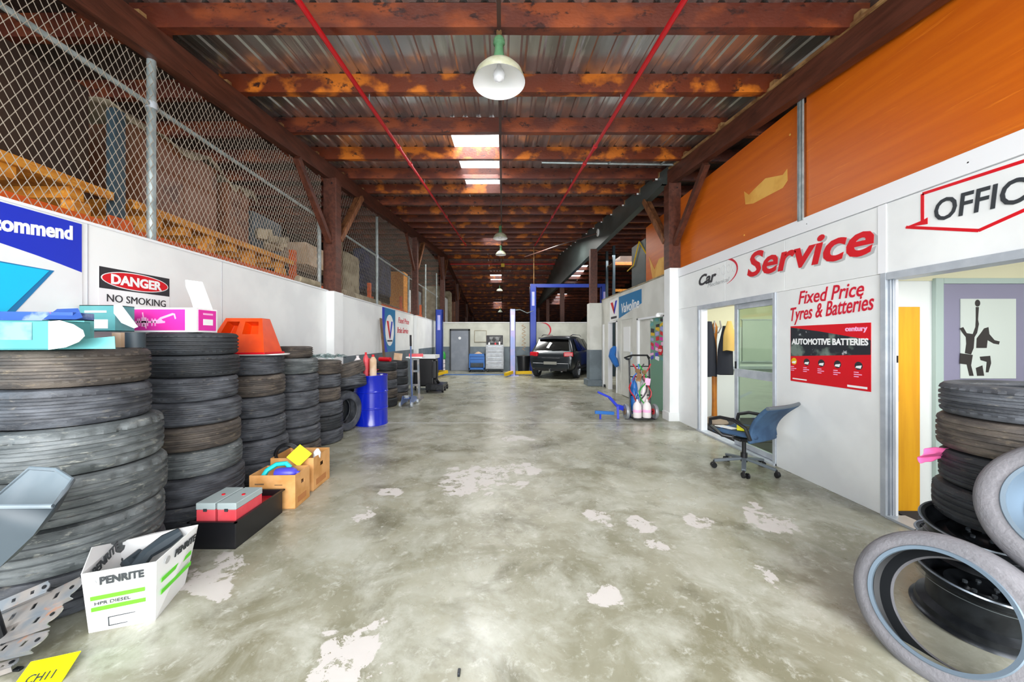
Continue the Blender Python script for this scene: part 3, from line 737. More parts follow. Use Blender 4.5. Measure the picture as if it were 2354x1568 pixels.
Z2 = stack(-2.70, 3.20, [(.36, .17, 'tyre', 0), (.365, .225, 'tyre', 2), (.345, .21, 'tyre_g', 0), (.34, .205, 'tyre_b', 2), (.34, .20, 'tyre', 2), (.325, .20, 'tyre', 0), (.318, .185, 'tyre_d', 0), (.318, .19, 'tyre_d', 0)],
      'stack under the magenta box', 'tyres in the stack under the magenta box', seed=5)
Z3 = stack(-2.74, 4.02, [(.335, .22, 'tyre', 0), (.335, .235, 'tyre', 0), (.31, .24, 'tyre', 0), (.305, .22, 'tyre', 0), (.30, .23, 'tyre_b', 0), (.29, .215, 'tyre', 0)],
      'stack under the orange plastic part', 'tyres in the stack under the orange part', seed=6)
Z4 = stack(-2.72, 4.74, [(.335, .20, 'tyre_b', 0), (.33, .22, 'tyre', 2), (.33, .23, 'tyre', 0), (.31, .22, 'tyre', 0), (.30, .22, 'tyre', 0), (.305, .20, 'tyre_g', 0)],
      'fourth stack from the front on the left', 'tyres in the fourth left stack', seed=7)
tyre((-2.78, 4.78, Z4 + .075), .27, .15, .17, M['tyre_b'], 'small brown tyre lying on top of the fourth left stack', (0, 0, 1), 0)
Z5 = stack(-2.72, 5.43, [(.325, .20, 'tyre', 0), (.325, .21, 'tyre_d', 0), (.32, .21, 'tyre', 0), (.30, .20, 'tyre_b', 0), (.30, .2, 'tyre', 0), (.305, .2, 'tyre_b', 0)],
      'fifth left stack, last before the tilted tyres', 'tyres in the fifth left stack', seed=8)
# upright and tilted tyres before the drum
tyre((-2.62, 6.06, .33), .33, .20, .2, M['tyre'], 'grey tyre standing upright on its tread against the blue drum', (PI / 2, 0, math.radians(72)), 0)
tyre((-2.87, 6.1, .33), .33, .2, .2, M['tyre_d'], 'dark tyre standing upright behind the one at the blue drum', (PI / 2, 0, math.radians(72)), 0)
tyre((-2.62, 6.1, .79), .33, .2, .2, M['tyre'], 'lower of two tilted tyres resting above the upright tyres', (math.radians(-9), math.radians(-12), 0), 0)
tyre((-2.64, 6.1, .99), .33, .2, .2, M['tyre_b'], 'upper of two tilted tyres resting above the upright tyres', (math.radians(-9), math.radians(-14), 1), 0)
stack(-2.72, 8.36, [(.31, .2, 'tyre_d', 0), (.31, .21, 'tyre_b', 0), (.31, .21, 'tyre', 0), (.30, .2, 'tyre_b', 0), (.30, .2, 'tyre_d', 0)], 'stack right behind the blue drum', 'tyres in the stack behind the drum', seed=9)
stack(-2.70, 9.25, [(.31, .2, 'tyre_b', 0), (.31, .2, 'tyre', 0), (.31, .2, 'tyre_d', 0), (.30, .2, 'tyre', 0), (.30, .2, 'tyre_d', 0)], 'last left stack before the trolley jack', 'tyres in the stack before the trolley jack', seed=10)
stack(-2.75, 7.5, [(.31, .2, 'tyre_d', 0), (.31, .21, 'tyre', 0), (.31, .21, 'tyre', 0), (.30, .2, 'tyre_d', 0)], 'low stack hidden behind the blue drum', 'tyres in the low stack behind the drum', seed=19)
# right foreground
sx, sy = 2.86, 1.98
ZZ = stack(sx, sy, [(.345, .20, 'tyre_d', 0), (.325, .2, 'tyre_d', 2), (.33, .205, 'tyre_b', 2), (.335, .19, 'tyre', 0)], 'stack of four by the office doorway', 'tyres stacked on wheels by the office doorway', z0=.475, seed=12, jit=.012)
for o in list(COL.objects):
    if o.get('group') == 'tyres stacked on wheels by the office doorway':
        o.rotation_euler = (0.006, -.006, o.rotation_euler.z)
def rot_to(n, roll=0):
    q = Vector(n).normalized().to_track_quat('Z', 'Y'); return (q.to_matrix() @ Matrix.Rotation(roll, 3, 'Z')).to_euler()
n1 = (-.866, -.291, .405)
def lowprof(loc, R, rh, W, n, label, lm):
    e = rot_to(n); t = tag(link('tyre_casing', None, None, loc, e), label, 'tyre')
    P = [(rh, W * .5), (rh + .006, W * .54), (rh + .016, W * .52), (rh + .035, W * .53), (R - .04, W * .52), (R - .02, W * .46), (R - .006, W * .38), (R, W * .2), (R, .01), (R - .006, .006), (R - .006, -.006), (R, -.01), (R, -W * .2), (R - .006, -W * .38), (R - .02, -W * .46), (R - .04, -W * .52), (rh + .03, -W * .53), (rh, -W * .5), (rh + .004, -W * .42), (rh + .05, -W * .44), (R - .025, -W * .36), (R - .02, 0), (R - .025, W * .36), (rh + .05, W * .44), (rh + .004, W * .42)]
    part('tyre_body', MB().lathe(P, 96, closed=True), lm, t)
    part('inner_liner', MB().lathe([(rh + .006, -W * .42), (rh + .05, -W * .435), (R - .026, -W * .35), (R - .021, 0), (R - .026, W * .35), (rh + .05, W * .435), (rh + .006, W * .42)], 96), M['liner'], t, label='black inside of the casing')
    part('bead_ring', MB().lathe([(rh - .002, W * .47), (rh - .003, W * .545), (rh + .012, W * .555), (rh + .016, W * .53)], 96), M['greyrim'], t, label='pale shiny bead ring')
    return t
c1 = Vector((2.027, 1.699, -1.238)) * .975
nn = Vector(n1).normalized()
c1 = c1 - nn * .10 + Vector((0, 0, 1.5)); 
lowprof(c1, .325, .232, .2, n1, 'bare low profile grey tyre leaning on its edge in the right foreground', M['tyre_s'])
c2 = Vector((2.47, 1.50, .75))
lw = lowprof(c2, .33, .225, .19, (-.80, -.34, .49), 'grey tyre with pale rim leaning against the right tyre stack, cut by the frame', M['tyre_s'])
part('wheel_rim', MB().lathe([(.232, .09), (.222, .06), (.20, .0), (.19, -.08), (.0, -.08), (.0, -.07), (.05, -.05), (.18, -.04)], 48), M['greyrim'], lw, label='pale blue grey wheel rim')
# black steel wheels under the stack
def wheel(loc, n, label, R=.225, W=.2):
    t = tag(link('wheel_rim', None, None, loc, rot_to(n)), label, 'wheel')
    h = W / 2
    part('barrel', MB().lathe([(R, h), (R + .006, h - .004), (R, h - .012), (R - .012, h - .02), (R - .016, h - .05), (R - .05, h - .075), (R - .05, -h + .075), (R - .016, -h + .05), (R - .012, -h + .02), (R, -h + .012), (R + .006, -h + .004), (R, -h), (R - .02, -h + .004), (R - .03, -h + .05), (R - .06, -h + .08), (R - .06, h - .08), (R - .03, h - .05), (R - .02, h - .004)], 64, closed=True), M['rim'], t)
    part('rim_lip', MB().lathe([(R - .004, h + .001), (R + .004, h + .003), (R + .008, h - .004)], 64), M['rimlip'], t, label='worn bare steel lip')
    part('rim_lip', MB().lathe([(R + .001, h - .055), (R + .003, h - .05)], 64), M['rimlip'], t)
    mb = MB().lathe([(.0, h * .3), (.05, h * .3), (.075, h * .1), (.13, h * .35), (R - .055, 0)], 48)
    part('wheel_disc', mb, M['rim'], t)
    hb = MB()
    for k in range(5):
        a = 2 * PI * k / 5; hb.cyl((.055 * math.cos(a), .055 * math.sin(a), h * .28), .01, .012, 8)
    part('bolt_hole', hb, M['rimlip'], t)
    return t
wheel((2.50, 1.91, .165), (-.06, -.14, 1), 'black steel wheel lying on the floor behind the leaning tyre', .24, .27)
wheel((2.68, 2.04, .385), (-.12, -.16, 1), 'upper black steel wheel tilted under the right tyre stack', .235, .17)
wheel((3.0, 2.35, .12), (0, 0, 1), 'black steel wheel at the floor under the far side of the right tyre stack', .23, .22)
# pink rag
mb = MB(); r = random.Random(4); g = 7
for i in range(g):
    for j in range(g):
        u, v = i / (g - 1), j / (g - 1)
        mb.v.append((-.09 + .2 * u + r.uniform(-.01, .01), r.uniform(-.012, .012) + .02 * math.sin(6 * v), (.10 - .05 * u) * v - .03 + .05 * u + r.uniform(-.008, .008)))
for i in range(g - 1):
    for j in range(g - 1): a = i * g + j; mb.f.append([a, a + 1, a + g + 1, a + g])
mb.m = [0] * len(mb.f)
rag = part('rag', mb, M['pink'], loc=at(2148, 1056, 2.16)); tag(rag, 'bright pink rag caught between the right stacked tyres', 'rag')
sd = rag.modifiers.new('thick', 'SOLIDIFY'); sd.thickness = .006; ss = rag.modifiers.new('sub', 'SUBSURF'); ss.levels = 1; ss.render_levels = 1

# ================================================================ OFFICE CHAIR
ch = thing('office_chair', 'blue grey swivel chair with its back to us beside the sliding door', 'chair', (2.79, 4.22, 0), 0)
for k in range(5):
    a = 2 * PI * k / 5 + .35
    ex, ey = .31 * math.cos(a), .31 * math.sin(a)
    lg = part('base_leg', MB().bar((.02 * math.cos(a), .02 * math.sin(a), .135), (ex, ey, .085), .045, .03), M['chairm'], ch, bevel=.008)
    cs = part('caster', MB().cyl((ex - .028 * math.sin(a), ey + .028 * math.cos(a), .032), .031, .018, 16, M=None, axis='x' if abs(math.sin(a)) > .7 else 'y').cyl((ex + .012 * math.sin(a), ey - .012 * math.cos(a), .032), .031, .018, 16, axis='x' if abs(math.sin(a)) > .7 else 'y').cyl((ex, ey, .05), .012, .035, 8), M['black'], ch)
part('gas_lift', MB().cyl((0, 0, .10), .035, .10, 16).cyl((0, 0, .2), .022, .16, 16), M['black'], ch)
part('mechanism', MB().box(-.09, .09, -.06, .06, .34, .38), M['black'], ch, bevel=.01)
fa = math.radians(118)   # the way the chair faces
CM = Matrix.Rotation(fa - PI / 2, 4, 'Z')     # local +Y is forward
def csurf(fn, nu, nv, th):
    mb = MB()
    for i in range(nu + 1):
        for j in range(nv + 1): mb.v.append(tuple(CM @ Vector(fn(i / nu, j / nv))))
    for i in range(nu):
        for j in range(nv): a = i * (nv + 1) + j; mb.f.append([a, a + nv + 1, a + nv + 2, a + 1])
    mb.m = [0] * len(mb.f); return mb
def seatf(u, v):
    x = (u - .5) * .48; y = -.24 + v * .48; e = (2 * u - 1)
    return (x * (1 - .10 * (abs(2 * v - 1) ** 3)), y, .43 + .03 * e * e - .03 * max(0, v - .75) * 4 * .5)
st = part('seat', csurf(seatf, 12, 12, 0), M['chair'], ch)
def backf(u, v):
    e = 2 * u - 1; hw = .265 + .05 * v
    x = e * (hw - .035 * math.sin(PI * v)); y = -.25 - .18 * v * v + .06 * e * e * (1 - .5 * v)
    return (x, y + .05 * math.sin(PI * v) * .6, .40 + .40 * v - .02 * e * e * (1 - v))
bk = part('backrest', csurf(backf, 14, 12, 0), M['chair'], ch)
for o, t_ in ((st, .05), (bk, .045)):
    q = o.modifiers.new('s', 'SOLIDIFY'); q.thickness = t_; q.offset = 0
    q = o.modifiers.new('b', 'BEVEL'); q.width = .015; q.segments = 3; q.limit_method = 'ANGLE'; q.angle_limit = math.radians(50)
part('top_bar', MB().tube([CM @ Vector(backf(i / 12, 1)) for i in range(13)], .02, 8), M['chairm'], ch)
for s in (-1, 1):
    pts = [(s * .25, -.20, .42), (s * .285, -.17, .55), (s * .29, -.05, .615), (s * .29, .10, .62), (s * .285, .22, .58), (s * .27, .23, .50), (s * .25, .10, .41), (s * .2, .02, .40)]
    P2 = []
    for i in range(len(pts) - 1):
        for t_ in (0, .5): P2.append(CM @ (Vector(pts[i]).lerp(Vector(pts[i + 1]), t_)))
    P2.append(CM @ Vector(pts[-1]))
    part('armrest', MB().tube(P2, .02, 8), M['black'], ch)
cp = MB(); cp.cbox((0, 0, 0), (.26, .2, .012), rz=.4)
mg = part('magazine', MB().cbox((0, 0, 0), (.24, .17, .02)), M['yelcard'], loc=CM @ Vector((.03, .0, .475)) + Vector((2.79, 4.22, 0)), rot=(.05, .0, 1.0), bevel=.002)
tag(mg, 'yellow and black magazine lying on the seat of the office chair', 'magazine')
part('cover_print', MB().box(-.1, .02, -.07, .0, .0101, .0112).box(.03, .11, -.05, .06, .0101, .0112), M['sil'], mg)
mg2 = part('paper', MB().cbox((0, 0, 0), (.2, .15, .008)), M['whitec'], loc=CM @ Vector((-.06, .16, .468)) + Vector((2.79, 4.22, 0)), rot=(.08, .0, 2.0))
tag(mg2, 'white paper lying on the front of the chair seat', 'paper')

# ================================================================ COAT STAND
cs = thing('coat_stand', 'orange pine coat stand with turned top inside the sliding door', 'coat stand', (3.80, 6.55, .012))
part('pole', MB().lathe([(.001, .05), (.042, .05), (.045, .15), (.04, .4), (.045, 1.2), (.038, 1.5), (.05, 1.62), (.05, 1.72), (.02, 1.8), (.001, 1.82)], 16), M['pine'], cs)
part('base', MB().lathe([(.001, 0), (.21, 0), (.22, .03), (.19, .07), (.10, .10), (.045, .13), (.001, .13)], 24), mat('dusty_base', '8a7a6a', .6), cs, label='dusty brown round base')
for k in range(6):
    a = k * PI / 3
    part('hook', MB().tube([(0, 0, 1.6), (.07 * math.cos(a), .07 * math.sin(a), 1.62), (.12 * math.cos(a), .12 * math.sin(a), 1.72), (.10 * math.cos(a), .10 * math.sin(a), 1.83)], .012, 6), mat('grey_hook', 'a09a94', .5) if k == 0 else bpy.data.materials['grey_hook'], cs)
def coat(name, x, y, z0, z1, wd, m, label, seed, dep=.13):
    r = random.Random(seed); mb = MB(); n = 16; kk = 9; ph = [r.uniform(0, 6) for _ in range(4)]
    for j in range(kk):
        v = j / (kk - 1); z = z1 + (z0 - z1) * v
        for i in range(n):
            a = 2 * PI * i / n; fo = 1 + .14 * math.sin(4 * a + ph[0] + v * 2) * v + .08 * math.sin(7 * a + ph[1])
            ww = (.35 + .65 * min(1, v * 2.2)) * wd / 2 * fo; dd = (.4 + .6 * min(1, v * 2)) * dep / 2 * fo
            mb.v.append((x + ww * math.cos(a), y + dd * math.sin(a), z + .01 * math.sin(3 * a + ph[2]) * (j == kk - 1)))
    for j in range(kk - 1):
        for i in range(n): a = j * n + i; b = j * n + (i + 1) % n; mb.f.append([a, b, b + n, a + n])
    mb.f.append(list(range(n))); mb.f.append([(kk - 1) * n + i for i in range(n)][::-1]); mb.m = [0] * len(mb.f)
    return tag(part(name, mb, m, ang=80), label, 'coat')
coat('coat', 3.67, 6.48, .86, 1.83, .22, M['coat'], 'long dark coat hanging on the left of the coat stand', 1)
coat('coat', 3.92, 6.42, .90, 1.75, .26, M['coat'], 'short black jacket hanging on the right of the coat stand', 2, .16)
coat('coat', 3.93, 6.33, 1.32, 1.83, .20, M['tan'], 'tan jacket hanging over the black one on the coat stand', 3, .1)
bt = tag(part('bottle', MB().lathe([(.001, 0), (.04, 0), (.042, .2), (.03, .27), (.015, .3), (.015, .34), (.001, .34)], 14), M['drum'], loc=(3.47, 6.35, .012)), 'blue bottle on the floor at the left inside the sliding door', 'bottle')
bg = part('shoe', MB().lathe([(.001, 0), (.12, 0), (.13, .06), (.08, .11), (.001, .12)], 16), M['blued'], loc=(3.62, 5.85, .012)); bg.scale = (1.1, .7, 1)
bg.name = 'bag'; tag(bg, 'small blue bag on the floor just inside the sliding door', 'bag')
tag(part('door_mat', MB().box(3.42, 4.1, 5.3, 6.3, .0125, .024), M['carpet']), 'dark door mat just inside the sliding door', 'mat')
# ================================================================ POSTER, SIGNS
ps = thing('battery_poster', 'red landscape battery poster on the wall between the two doors', 'poster')
FR = frame((RW, 0, 1.5), (0, -1, 0), (0, 0, 1))      # local x = -Y, local y = height above the eye line
def rp(poly, d0, m, name, parent, label=None, d=.001): return part(name, MB().prism([(-a, b) for a, b in poly], FR @ Matrix.Translation((0, 0, d0)), d), m, parent, label=label, smooth=False)
yl, yr = 4.13, 3.23
rp([(yl, -.458), (yr, -.458), (yr, .156), (yl, .156)], 0, M['signred'], 'poster_sheet', ps, d=.004)
rp([(yl - .005, -.18), (yr, -.13), (yr, .0), (3.75, .09), (yl - .005, .142)], .004, mat('poster_photo_print', '232830', .4, col2='6f8078', scale=5, lo=.52, hi=.62, col3='d8dce0', s3=1.2, t3=.64), 'photo_band', ps, 'dark photo band across the poster')
text('lettering', 'AUTOMOTIVE BATTERIES', (RW - .0055, yl - .02, 1.5 - .045), (0, -1, 0), (0, 0, 1), .085, M['whitec'], ps, bold=.003, wid=.86)['label'] = 'white capital headline'
text('lettering', 'century', (RW - .0055, 3.47, 1.5 + .085), (0, -1, 0), (0, 0, 1), .065, M['pinkl'], ps, bold=.002, wid=.21)
for i, y in enumerate((4.08, 3.91, 3.73, 3.55, 3.34)):
    z = -.235 - .0 * i
    c = [(y + .038 * math.cos(t * PI / 8), z + .038 * math.sin(t * PI / 8)) for t in range(16)]
    rp(c, .004, M['signblack' if i else 'yellow'], 'product_picture', ps, 'small round battery picture')
    rp([(y + .03, z - .02), (y - .02, z - .025), (y - .03, z + .005), (y + .02, z - .002)], .0052, M['whitec'], 'product_highlight', ps)
    for k in range(3): rp([(y + .045, z - .065 - .02 * k), (y - .0 - .03 * (k == 1), z - .065 - .02 * k), (y - .0 - .03 * (k == 1), z - .057 - .02 * k), (y + .045, z - .057 - .02 * k)], .004, M['pinkl'], 'text_line', ps)
rp([(yl - .03, -.435), (yl - .22, -.435), (yl - .22, -.422), (yl - .03, -.422)], .004, M['whitec'], 'text_line', ps)
rp([(yr + .22, -.44), (yr + .03, -.44), (yr + .03, -.42), (yr + .22, -.42)], .004, M['whitec'], 'text_line', ps)
# left wall signs (plane X = -3.11); local x = +Y
FLt = frame((LW, 0, 1.5), (0, 1, 0), (0, 0, 1))
def lp(poly, d0, m, name, parent, label=None, d=.002, X=LW): return part(name, MB().prism(poly, frame((X, 0, 1.5), (0, 1, 0), (0, 0, 1)) @ Matrix.Translation((0, 0, d0)), d), m, parent, label=label, smooth=False)
bs = thing('oil_banner', 'large white sign board with blue band and cyan shape at far left', 'sign')
lp([(.9, -.4), (2.70, -.4), (2.70, .86), (.9, .86)], 0, M['white'], 'board_panel', bs, d=.006)
q = [(.9, .86), (2.695, .855), (2.695, .50)] + [(2.695 - .9 * t, .50 + .155 * (1 - (1 - t) ** 1.6)) for t in (.15, .3, .5, .75, 1)] + [(.9, .70)]
lp(q, .006, M['signblue'], 'blue_band', bs, 'blue curved band')
text('lettering', 'recommend', (LW + .009, 2.125, 2.165), (0, 1, .12), (0, 0, 1), .135, M['whitec'], bs, bold=.005, wid=.515)['label'] = 'white word ending in commend'
lp([(1.2, .52), (2.53, .48), (2.28, .11), (2.0, -.35), (1.2, -.35)], .006, M['teal2'], 'shape_edge', bs, 'darker teal edge of the shape')
lp([(1.2, .50), (2.50, .475), (2.25, .13), (1.97, -.35), (1.2, -.35)], .0085, M['cyan'], 'cyan_shape', bs, 'bright cyan shape')
ds = thing('danger_sign', 'black red and white DANGER no smoking sign on the left wall', 'sign')
lp([(2.815, .12), (3.41, .12), (3.41, .572), (2.815, .572)], 0, M['whitec'], 'sign_panel', ds)
lp([(2.815, .405), (3.41, .405), (3.41, .572), (2.815, .572)], .002, M['signblack'], 'header', ds, 'black header', d=.001)
def ell(a, b): return [(3.112 + a * math.cos(t * PI / 20), .489 + b * math.sin(t * PI / 20)) for t in range(40)]
lp(ell(.285, .074), .003, M['whitec'], 'oval_ring', ds, d=.0008); lp(ell(.277, .067), .0038, M['signred'], 'oval', ds, 'red oval', d=.0008)
text('lettering', 'DANGER', (LW + .0055, 2.90, 1.5 + .452), (0, 1, 0), (0, 0, 1), .105, M['whitec'], ds, bold=.004, wid=.43)
text('lettering', 'NO SMOKING', (LW + .004, 2.87, 1.5 + .305), (0, 1, 0), (0, 0, 1), .085, M['signblack'], ds, bold=0, wid=.50)
text('lettering', 'NO OPEN', (LW + .004, 3.0, 1.5 + .205), (0, 1, 0), (0, 0, 1), .085, M['signblack'], ds, bold=.001, wid=.30)
bn = thing('blue_banner', 'tall teal and blue banner with a V shaped emblem on the left wall', 'banner')
X9 = LW
y0, y1 = 9.45, 10.6
lp([(y0, -.32), (y1, -.32), (y1, .86), (y0, .86)], 0, M['teal2'], 'banner_sheet', bn)
lp([(y0, -.32), (y0 + .45, -.32), (y0 + .15, .1), (y0 + .2, .86), (y0, .86)], .002, M['signblue'], 'dark_band', bn, 'dark blue band')
ov = [(10.07 + .38 * math.cos(t * PI / 12), .27 + .43 * math.sin(t * PI / 12)) for t in range(24)]
lp(ov, .004, M['whitec'], 'emblem_ground', bn, 'white oval emblem ground')
lp([(9.80, .52), (9.97, .52), (10.12, .1), (10.06, .02)], .006, M['signred'], 'emblem', bn, 'red arm of the V emblem')
lp([(10.34, .52), (10.2, .52), (10.06, .12), (10.12, .02)], .006, M['signblue'], 'emblem', bn, 'blue arm of the V emblem')
lp([(9.85, -.04), (10.3, -.04), (10.3, .0), (9.85, .0)], .006, M['signblack'], 'emblem_word', bn)
for k, (a, s) in enumerate(((10.9, 'Fixed Price'), (10.8, 'Brake Service'))):
    text('lettering', s, (LW + .003, a, 2.02 - k * .30), (0, 1, 0), (0, 0, 1), .24, M['lettred'], wl, bold=.002, shear=.25, wid=1.25)['label'] = 'faint red handwritten style words on the left wall'
wbd2 = thing('leaning_board', 'weathered timber board leaning on the left wall beside the banner', 'board')
part('plank', MB().bar((-2.86, 9.1, 0), (-3.06, 9.2, 2.05), .12, .03, up=(1, 0, 0)), M['wood'], wbd2, bevel=.004)
# banner above far right doors
vb = thing('oil_sign', 'blue and white oil sign with a V emblem above the far right doors', 'sign')
def rf(poly, d0, m, name, label=None): return part(name, MB().prism([(-(F * RW / (a - 1155)), (782 - b) * (F * RW / (a - 1155)) / F) for a, b in poly], FR @ Matrix.Translation((0, 0, d0)), .004), m, vb, label=label, smooth=False)
rf([(1402, 692), (1421, 683), (1421, 733), (1402, 739)], 0, M['whitec'], 'emblem_ground', 'white emblem panel')
rf([(1404, 697), (1409, 695), (1413, 712), (1412, 722)], .004, M['signred'], 'emblem', 'red arm of the V emblem'); rf([(1419, 690), (1415, 692), (1411, 715), (1413, 722)], .004, M['signblue'], 'emblem', 'blue arm of the V emblem')
rf([(1405, 729), (1418, 726), (1418, 731), (1405, 734)], .004, M['signblack'], 'emblem_word')
rf([(1423, 683), (1475, 664), (1475, 697), (1423, 732)], 0, M['teal2'], 'sign_panel', 'blue sign panel')
o = text('lettering', 'Valvoline', (RW - .006, 10.0, 2.24), (0, -1, 0.03), (0, 0, 1), .36, M['whitec'], vb, bold=.006, wid=1.3, shear=.15); o['label'] = 'white italic lettering'
# far doors in the right wall
d4 = struct('door_4')
part('door_frame', MB().box(RW - .02, RW + .1, 11.16, 11.22, 0, 2.05).box(RW - .02, RW + .1, 10.38, 10.43, 0, 2.05).box(RW - .02, RW + .1, 10.38, 11.2, 2.02, 2.06), M['trimw'], d4)
part('doorway_shade', MB().box(RW + .6, RW + .62, 10.0, 11.6, 0, 2.2), M['dark'], d4)  # dark sheet painting the shade of the unlit space behind the opening
for y in (11.75,): part('door_edge', MB().box(RW - .03, RW, y - .06, y + .06, 0, 2.0), M['trimw'], d4)
part('latch', MB().box(RW - .05, RW - .02, 11.5, 11.6, .02, .1), M['blackm'], d4)
d5 = struct('door_5')
part('door_leaf', MB().box(RW + .01, RW + .05, 9.15, 10.05, .01, 2.05), M['white_far'], d5)
part('notice_sheet', MB().box(RW + .002, RW + .01, 9.35, 9.85, 1.2, 1.85), M['whitec'], d5); part('pull_handle', MB().box(RW - .03, RW + .01, 9.4, 9.6, .99, 1.03), M['blackm'], d5)
part('pull_handle', MB().box(RW - .03, RW + .01, 9.2, 9.24, 1.0, 1.2), M['alu'], d5)
d6 = struct('window_1')
part('window_frame', MB().box(RW - .01, RW + .1, 8.78, 8.85, 0, 2.02).box(RW - .01, RW + .1, 7.36, 7.40, 0, 2.02).box(RW - .01, RW + .1, 7.36, 8.85, 1.98, 2.02), M['trimw'], d6)
part('inner_panel', MB().box(RW + .04, RW + .06, 8.15, 8.78, 0.02, 1.98), M['white_far'], d6, label='pale grey inner panel')
part('glass_back', MB().box(RW + .04, RW + .06, 7.40, 8.15, .02, 1.98), M['glassg'], d6, label='green glass panel')
r = random.Random(2); cols = [('white', 'whitec'), ('pink', 'pinkl'), ('red', 'signred'), ('yellow', 'yellow'), ('teal', 'tealp'), ('purple', 'purple'), ('magenta', 'magenta'), ('pale blue', 'bluel'), ('black', 'signblack')]
rows = ['top', 'second', 'third', 'fourth', 'fifth', 'sixth', 'seventh', 'eighth', 'ninth']; k = 0
for i in range(9):
    for j, side in enumerate(('left', 'middle', 'right')):
        cn, cm = cols[(k * 4 + i) % 9]; k += 1
        y = 8.04 - .25 * j + r.uniform(-.03, .03); z = 1.93 - .103 * i + r.uniform(-.02, .02)
        tag(part('sticker', MB().cbox((RW + .038 - .0006 * (k % 4), y, z), (.0012, r.uniform(.14, .22), r.uniform(.05, .09)), rx=r.uniform(-.3, .3)), M[cm], smooth=False),
            '%s sticker in the %s row, %s column, on the far right glass' % (cn, rows[i], side), 'sticker', 'stickers on the glass panel')
og = thing('stop_sign', 'round red and white sign on the far right sticker covered glass', 'sign')
yc, zc = 7.58, 1.29
part('sign_disc', MB().prism([(-yc + .11 * math.cos(PI / 8 + t * PI / 4), zc + .11 * math.sin(PI / 8 + t * PI / 4)) for t in range(8)], frame((RW + .02, 0, 0), (0, -1, 0), (0, 0, 1)), .008), M['signred'], og)
text('lettering', 'STOP', (RW + .011, yc + .075, zc - .03), (0, -1, 0), (0, 0, 1), .075, M['whitec'], og, bold=.002, wid=.15)
tag(part('wall_lamp', MB().cyl((RW - .16, 7.25, 2.02), .025, .16, 10, axis='x').lathe([(.001, 0), (.045, .01), (.05, .05), (.02, .09)], 14, Matrix.Translation((RW - .17, 7.25, 1.95))), M['whitec']), 'small white lamp on an arm by the far right opening', 'lamp')
# blue air hose hung on the open far door
tag(part('blue_hose', MB().tube([(3.22, 10.45, 1.3), (3.16, 10.42, 1.22), (3.12, 10.4, 1.05), (3.17, 10.3, .9), (3.2, 10.2, .78)], [.06, .09, .1, .09, .06], 8), M['blued']), 'blue overalls hanging by the dark far right doorway', 'overalls')

# ================================================================ BACK WALL THINGS
def bw(x0, x1, y0, y1, Y=17.98): a = at(x0, y1, Y); b = at(x1, y0, Y); return a.x, b.x, a.z, b.z
d7 = struct('door_7'); a, b, z0, z1 = bw(1037, 1077, 760, 852)
part('door_frame', MB().box(a - .06, a, 17.93, 17.99, 0, z1 + .06).box(b, b + .08, 17.93, 17.99, 0, z1 + .06).box(a - .06, b + .08, 17.93, 17.99, z1, z1 + .08), M['dframe'], d7)
part('door_leaf', MB().box(a, b, 17.95, 17.99, 0.01, z1), M['ddoor'], d7); part('door_notice', MB().cyl(((a + b) / 2, 17.94, 1.6), .07, .01, 12, axis='y'), M['whitec'], d7)
wt = thing('wall_frame', 'pale empty frame on the back wall beside the grey door', 'board'); a, b, z0, z1 = bw(1091, 1118, 760, 786)
part('board_panel', MB().box(a, b, 17.97, 17.99, z0, z1), M['white_back'], wt); part('board_frame', MB().bar((a, 17.965, z0), (b, 17.965, z0), .02, .02).bar((a, 17.965, z1), (b, 17.965, z1), .02, .02).bar((a, 17.965, z0), (a, 17.965, z1), .02, .02).bar((b, 17.965, z0), (b, 17.965, z1), .02, .02), M['beige'], wt)
pt = thing('car_picture', 'black framed car picture on the back wall above the tool chest', 'picture'); a, b, z0, z1 = bw(1118, 1156, 771, 791, 17.96)
part('picture_frame', MB().box(a, b, 17.95, 17.99, z0, z1), M['signblack'], pt); part('picture_print', MB().box(a + .15, b - .05, 17.945, 17.95, z0 + .06, z1 - .06), mat('grey_car_print', '8a8c8c', .5, col2='2a2b2c', scale=6), pt)
lg = thing('wall_logo', 'faded red swoosh logo painted on the back wall above the dark car', 'logo')
mb = MB(); P = [(1.95 + .42 * math.cos(math.radians(100 - 150 * i / 16)), 2.0 + .36 * math.sin(math.radians(100 - 150 * i / 16))) for i in range(17)]
for i in range(16): mb.bar((P[i][0], 17.985, P[i][1]), (P[i + 1][0], 17.985, P[i + 1][1]), .01, .02 + .05 * math.sin(PI * i / 16))
part('swoosh', mb, M['lettred'], lg)
tg = thing('tool_chest', 'grey steel tool chest with drawers against the back wall', 'tool chest'); a, b, z0, z1 = bw(1117, 1158, 797, 851, 17.4)
part('chest_body', MB().box(a, b, 17.2, 17.8, .14, 1.28), M['toolg'], tg, bevel=.01)
for k in range(6):
    zz = .2 + .175 * k; dr = part('drawer', MB().box(a + .03, b - .03, 17.18, 17.2, zz, zz + .155), M['toolg'], tg, bevel=.004); part('drawer_handle', MB().box(a + .1, b - .1, 17.165, 17.18, zz + .12, zz + .14), M['alu'], dr)
for x in (a + .08, b - .08):
    for y in (17.28, 17.72): part('caster', MB().cyl((x - .02, y, .065), .065, .04, 14, axis='x').box(x - .03, x + .03, y - .02, y + .02, .07, .14), M['black'], tg)
for k, (dx, h, m) in enumerate(((.15, .12, 'whitec'), (.45, .1, 'redbox'), (.65, .16, 'bottlew'))):
    tag(part('bottle', MB().lathe([(.001, 0), (.045, 0), (.045, h * .7), (.02, h * .85), (.02, h), (.001, h)], 12), M[m], loc=(a + dx, 17.45, 1.28)), ['white bottle at the left on the grey tool chest', 'red bottle in the middle on the grey tool chest', 'pale bottle at the right on the grey tool chest'][k], 'bottle')
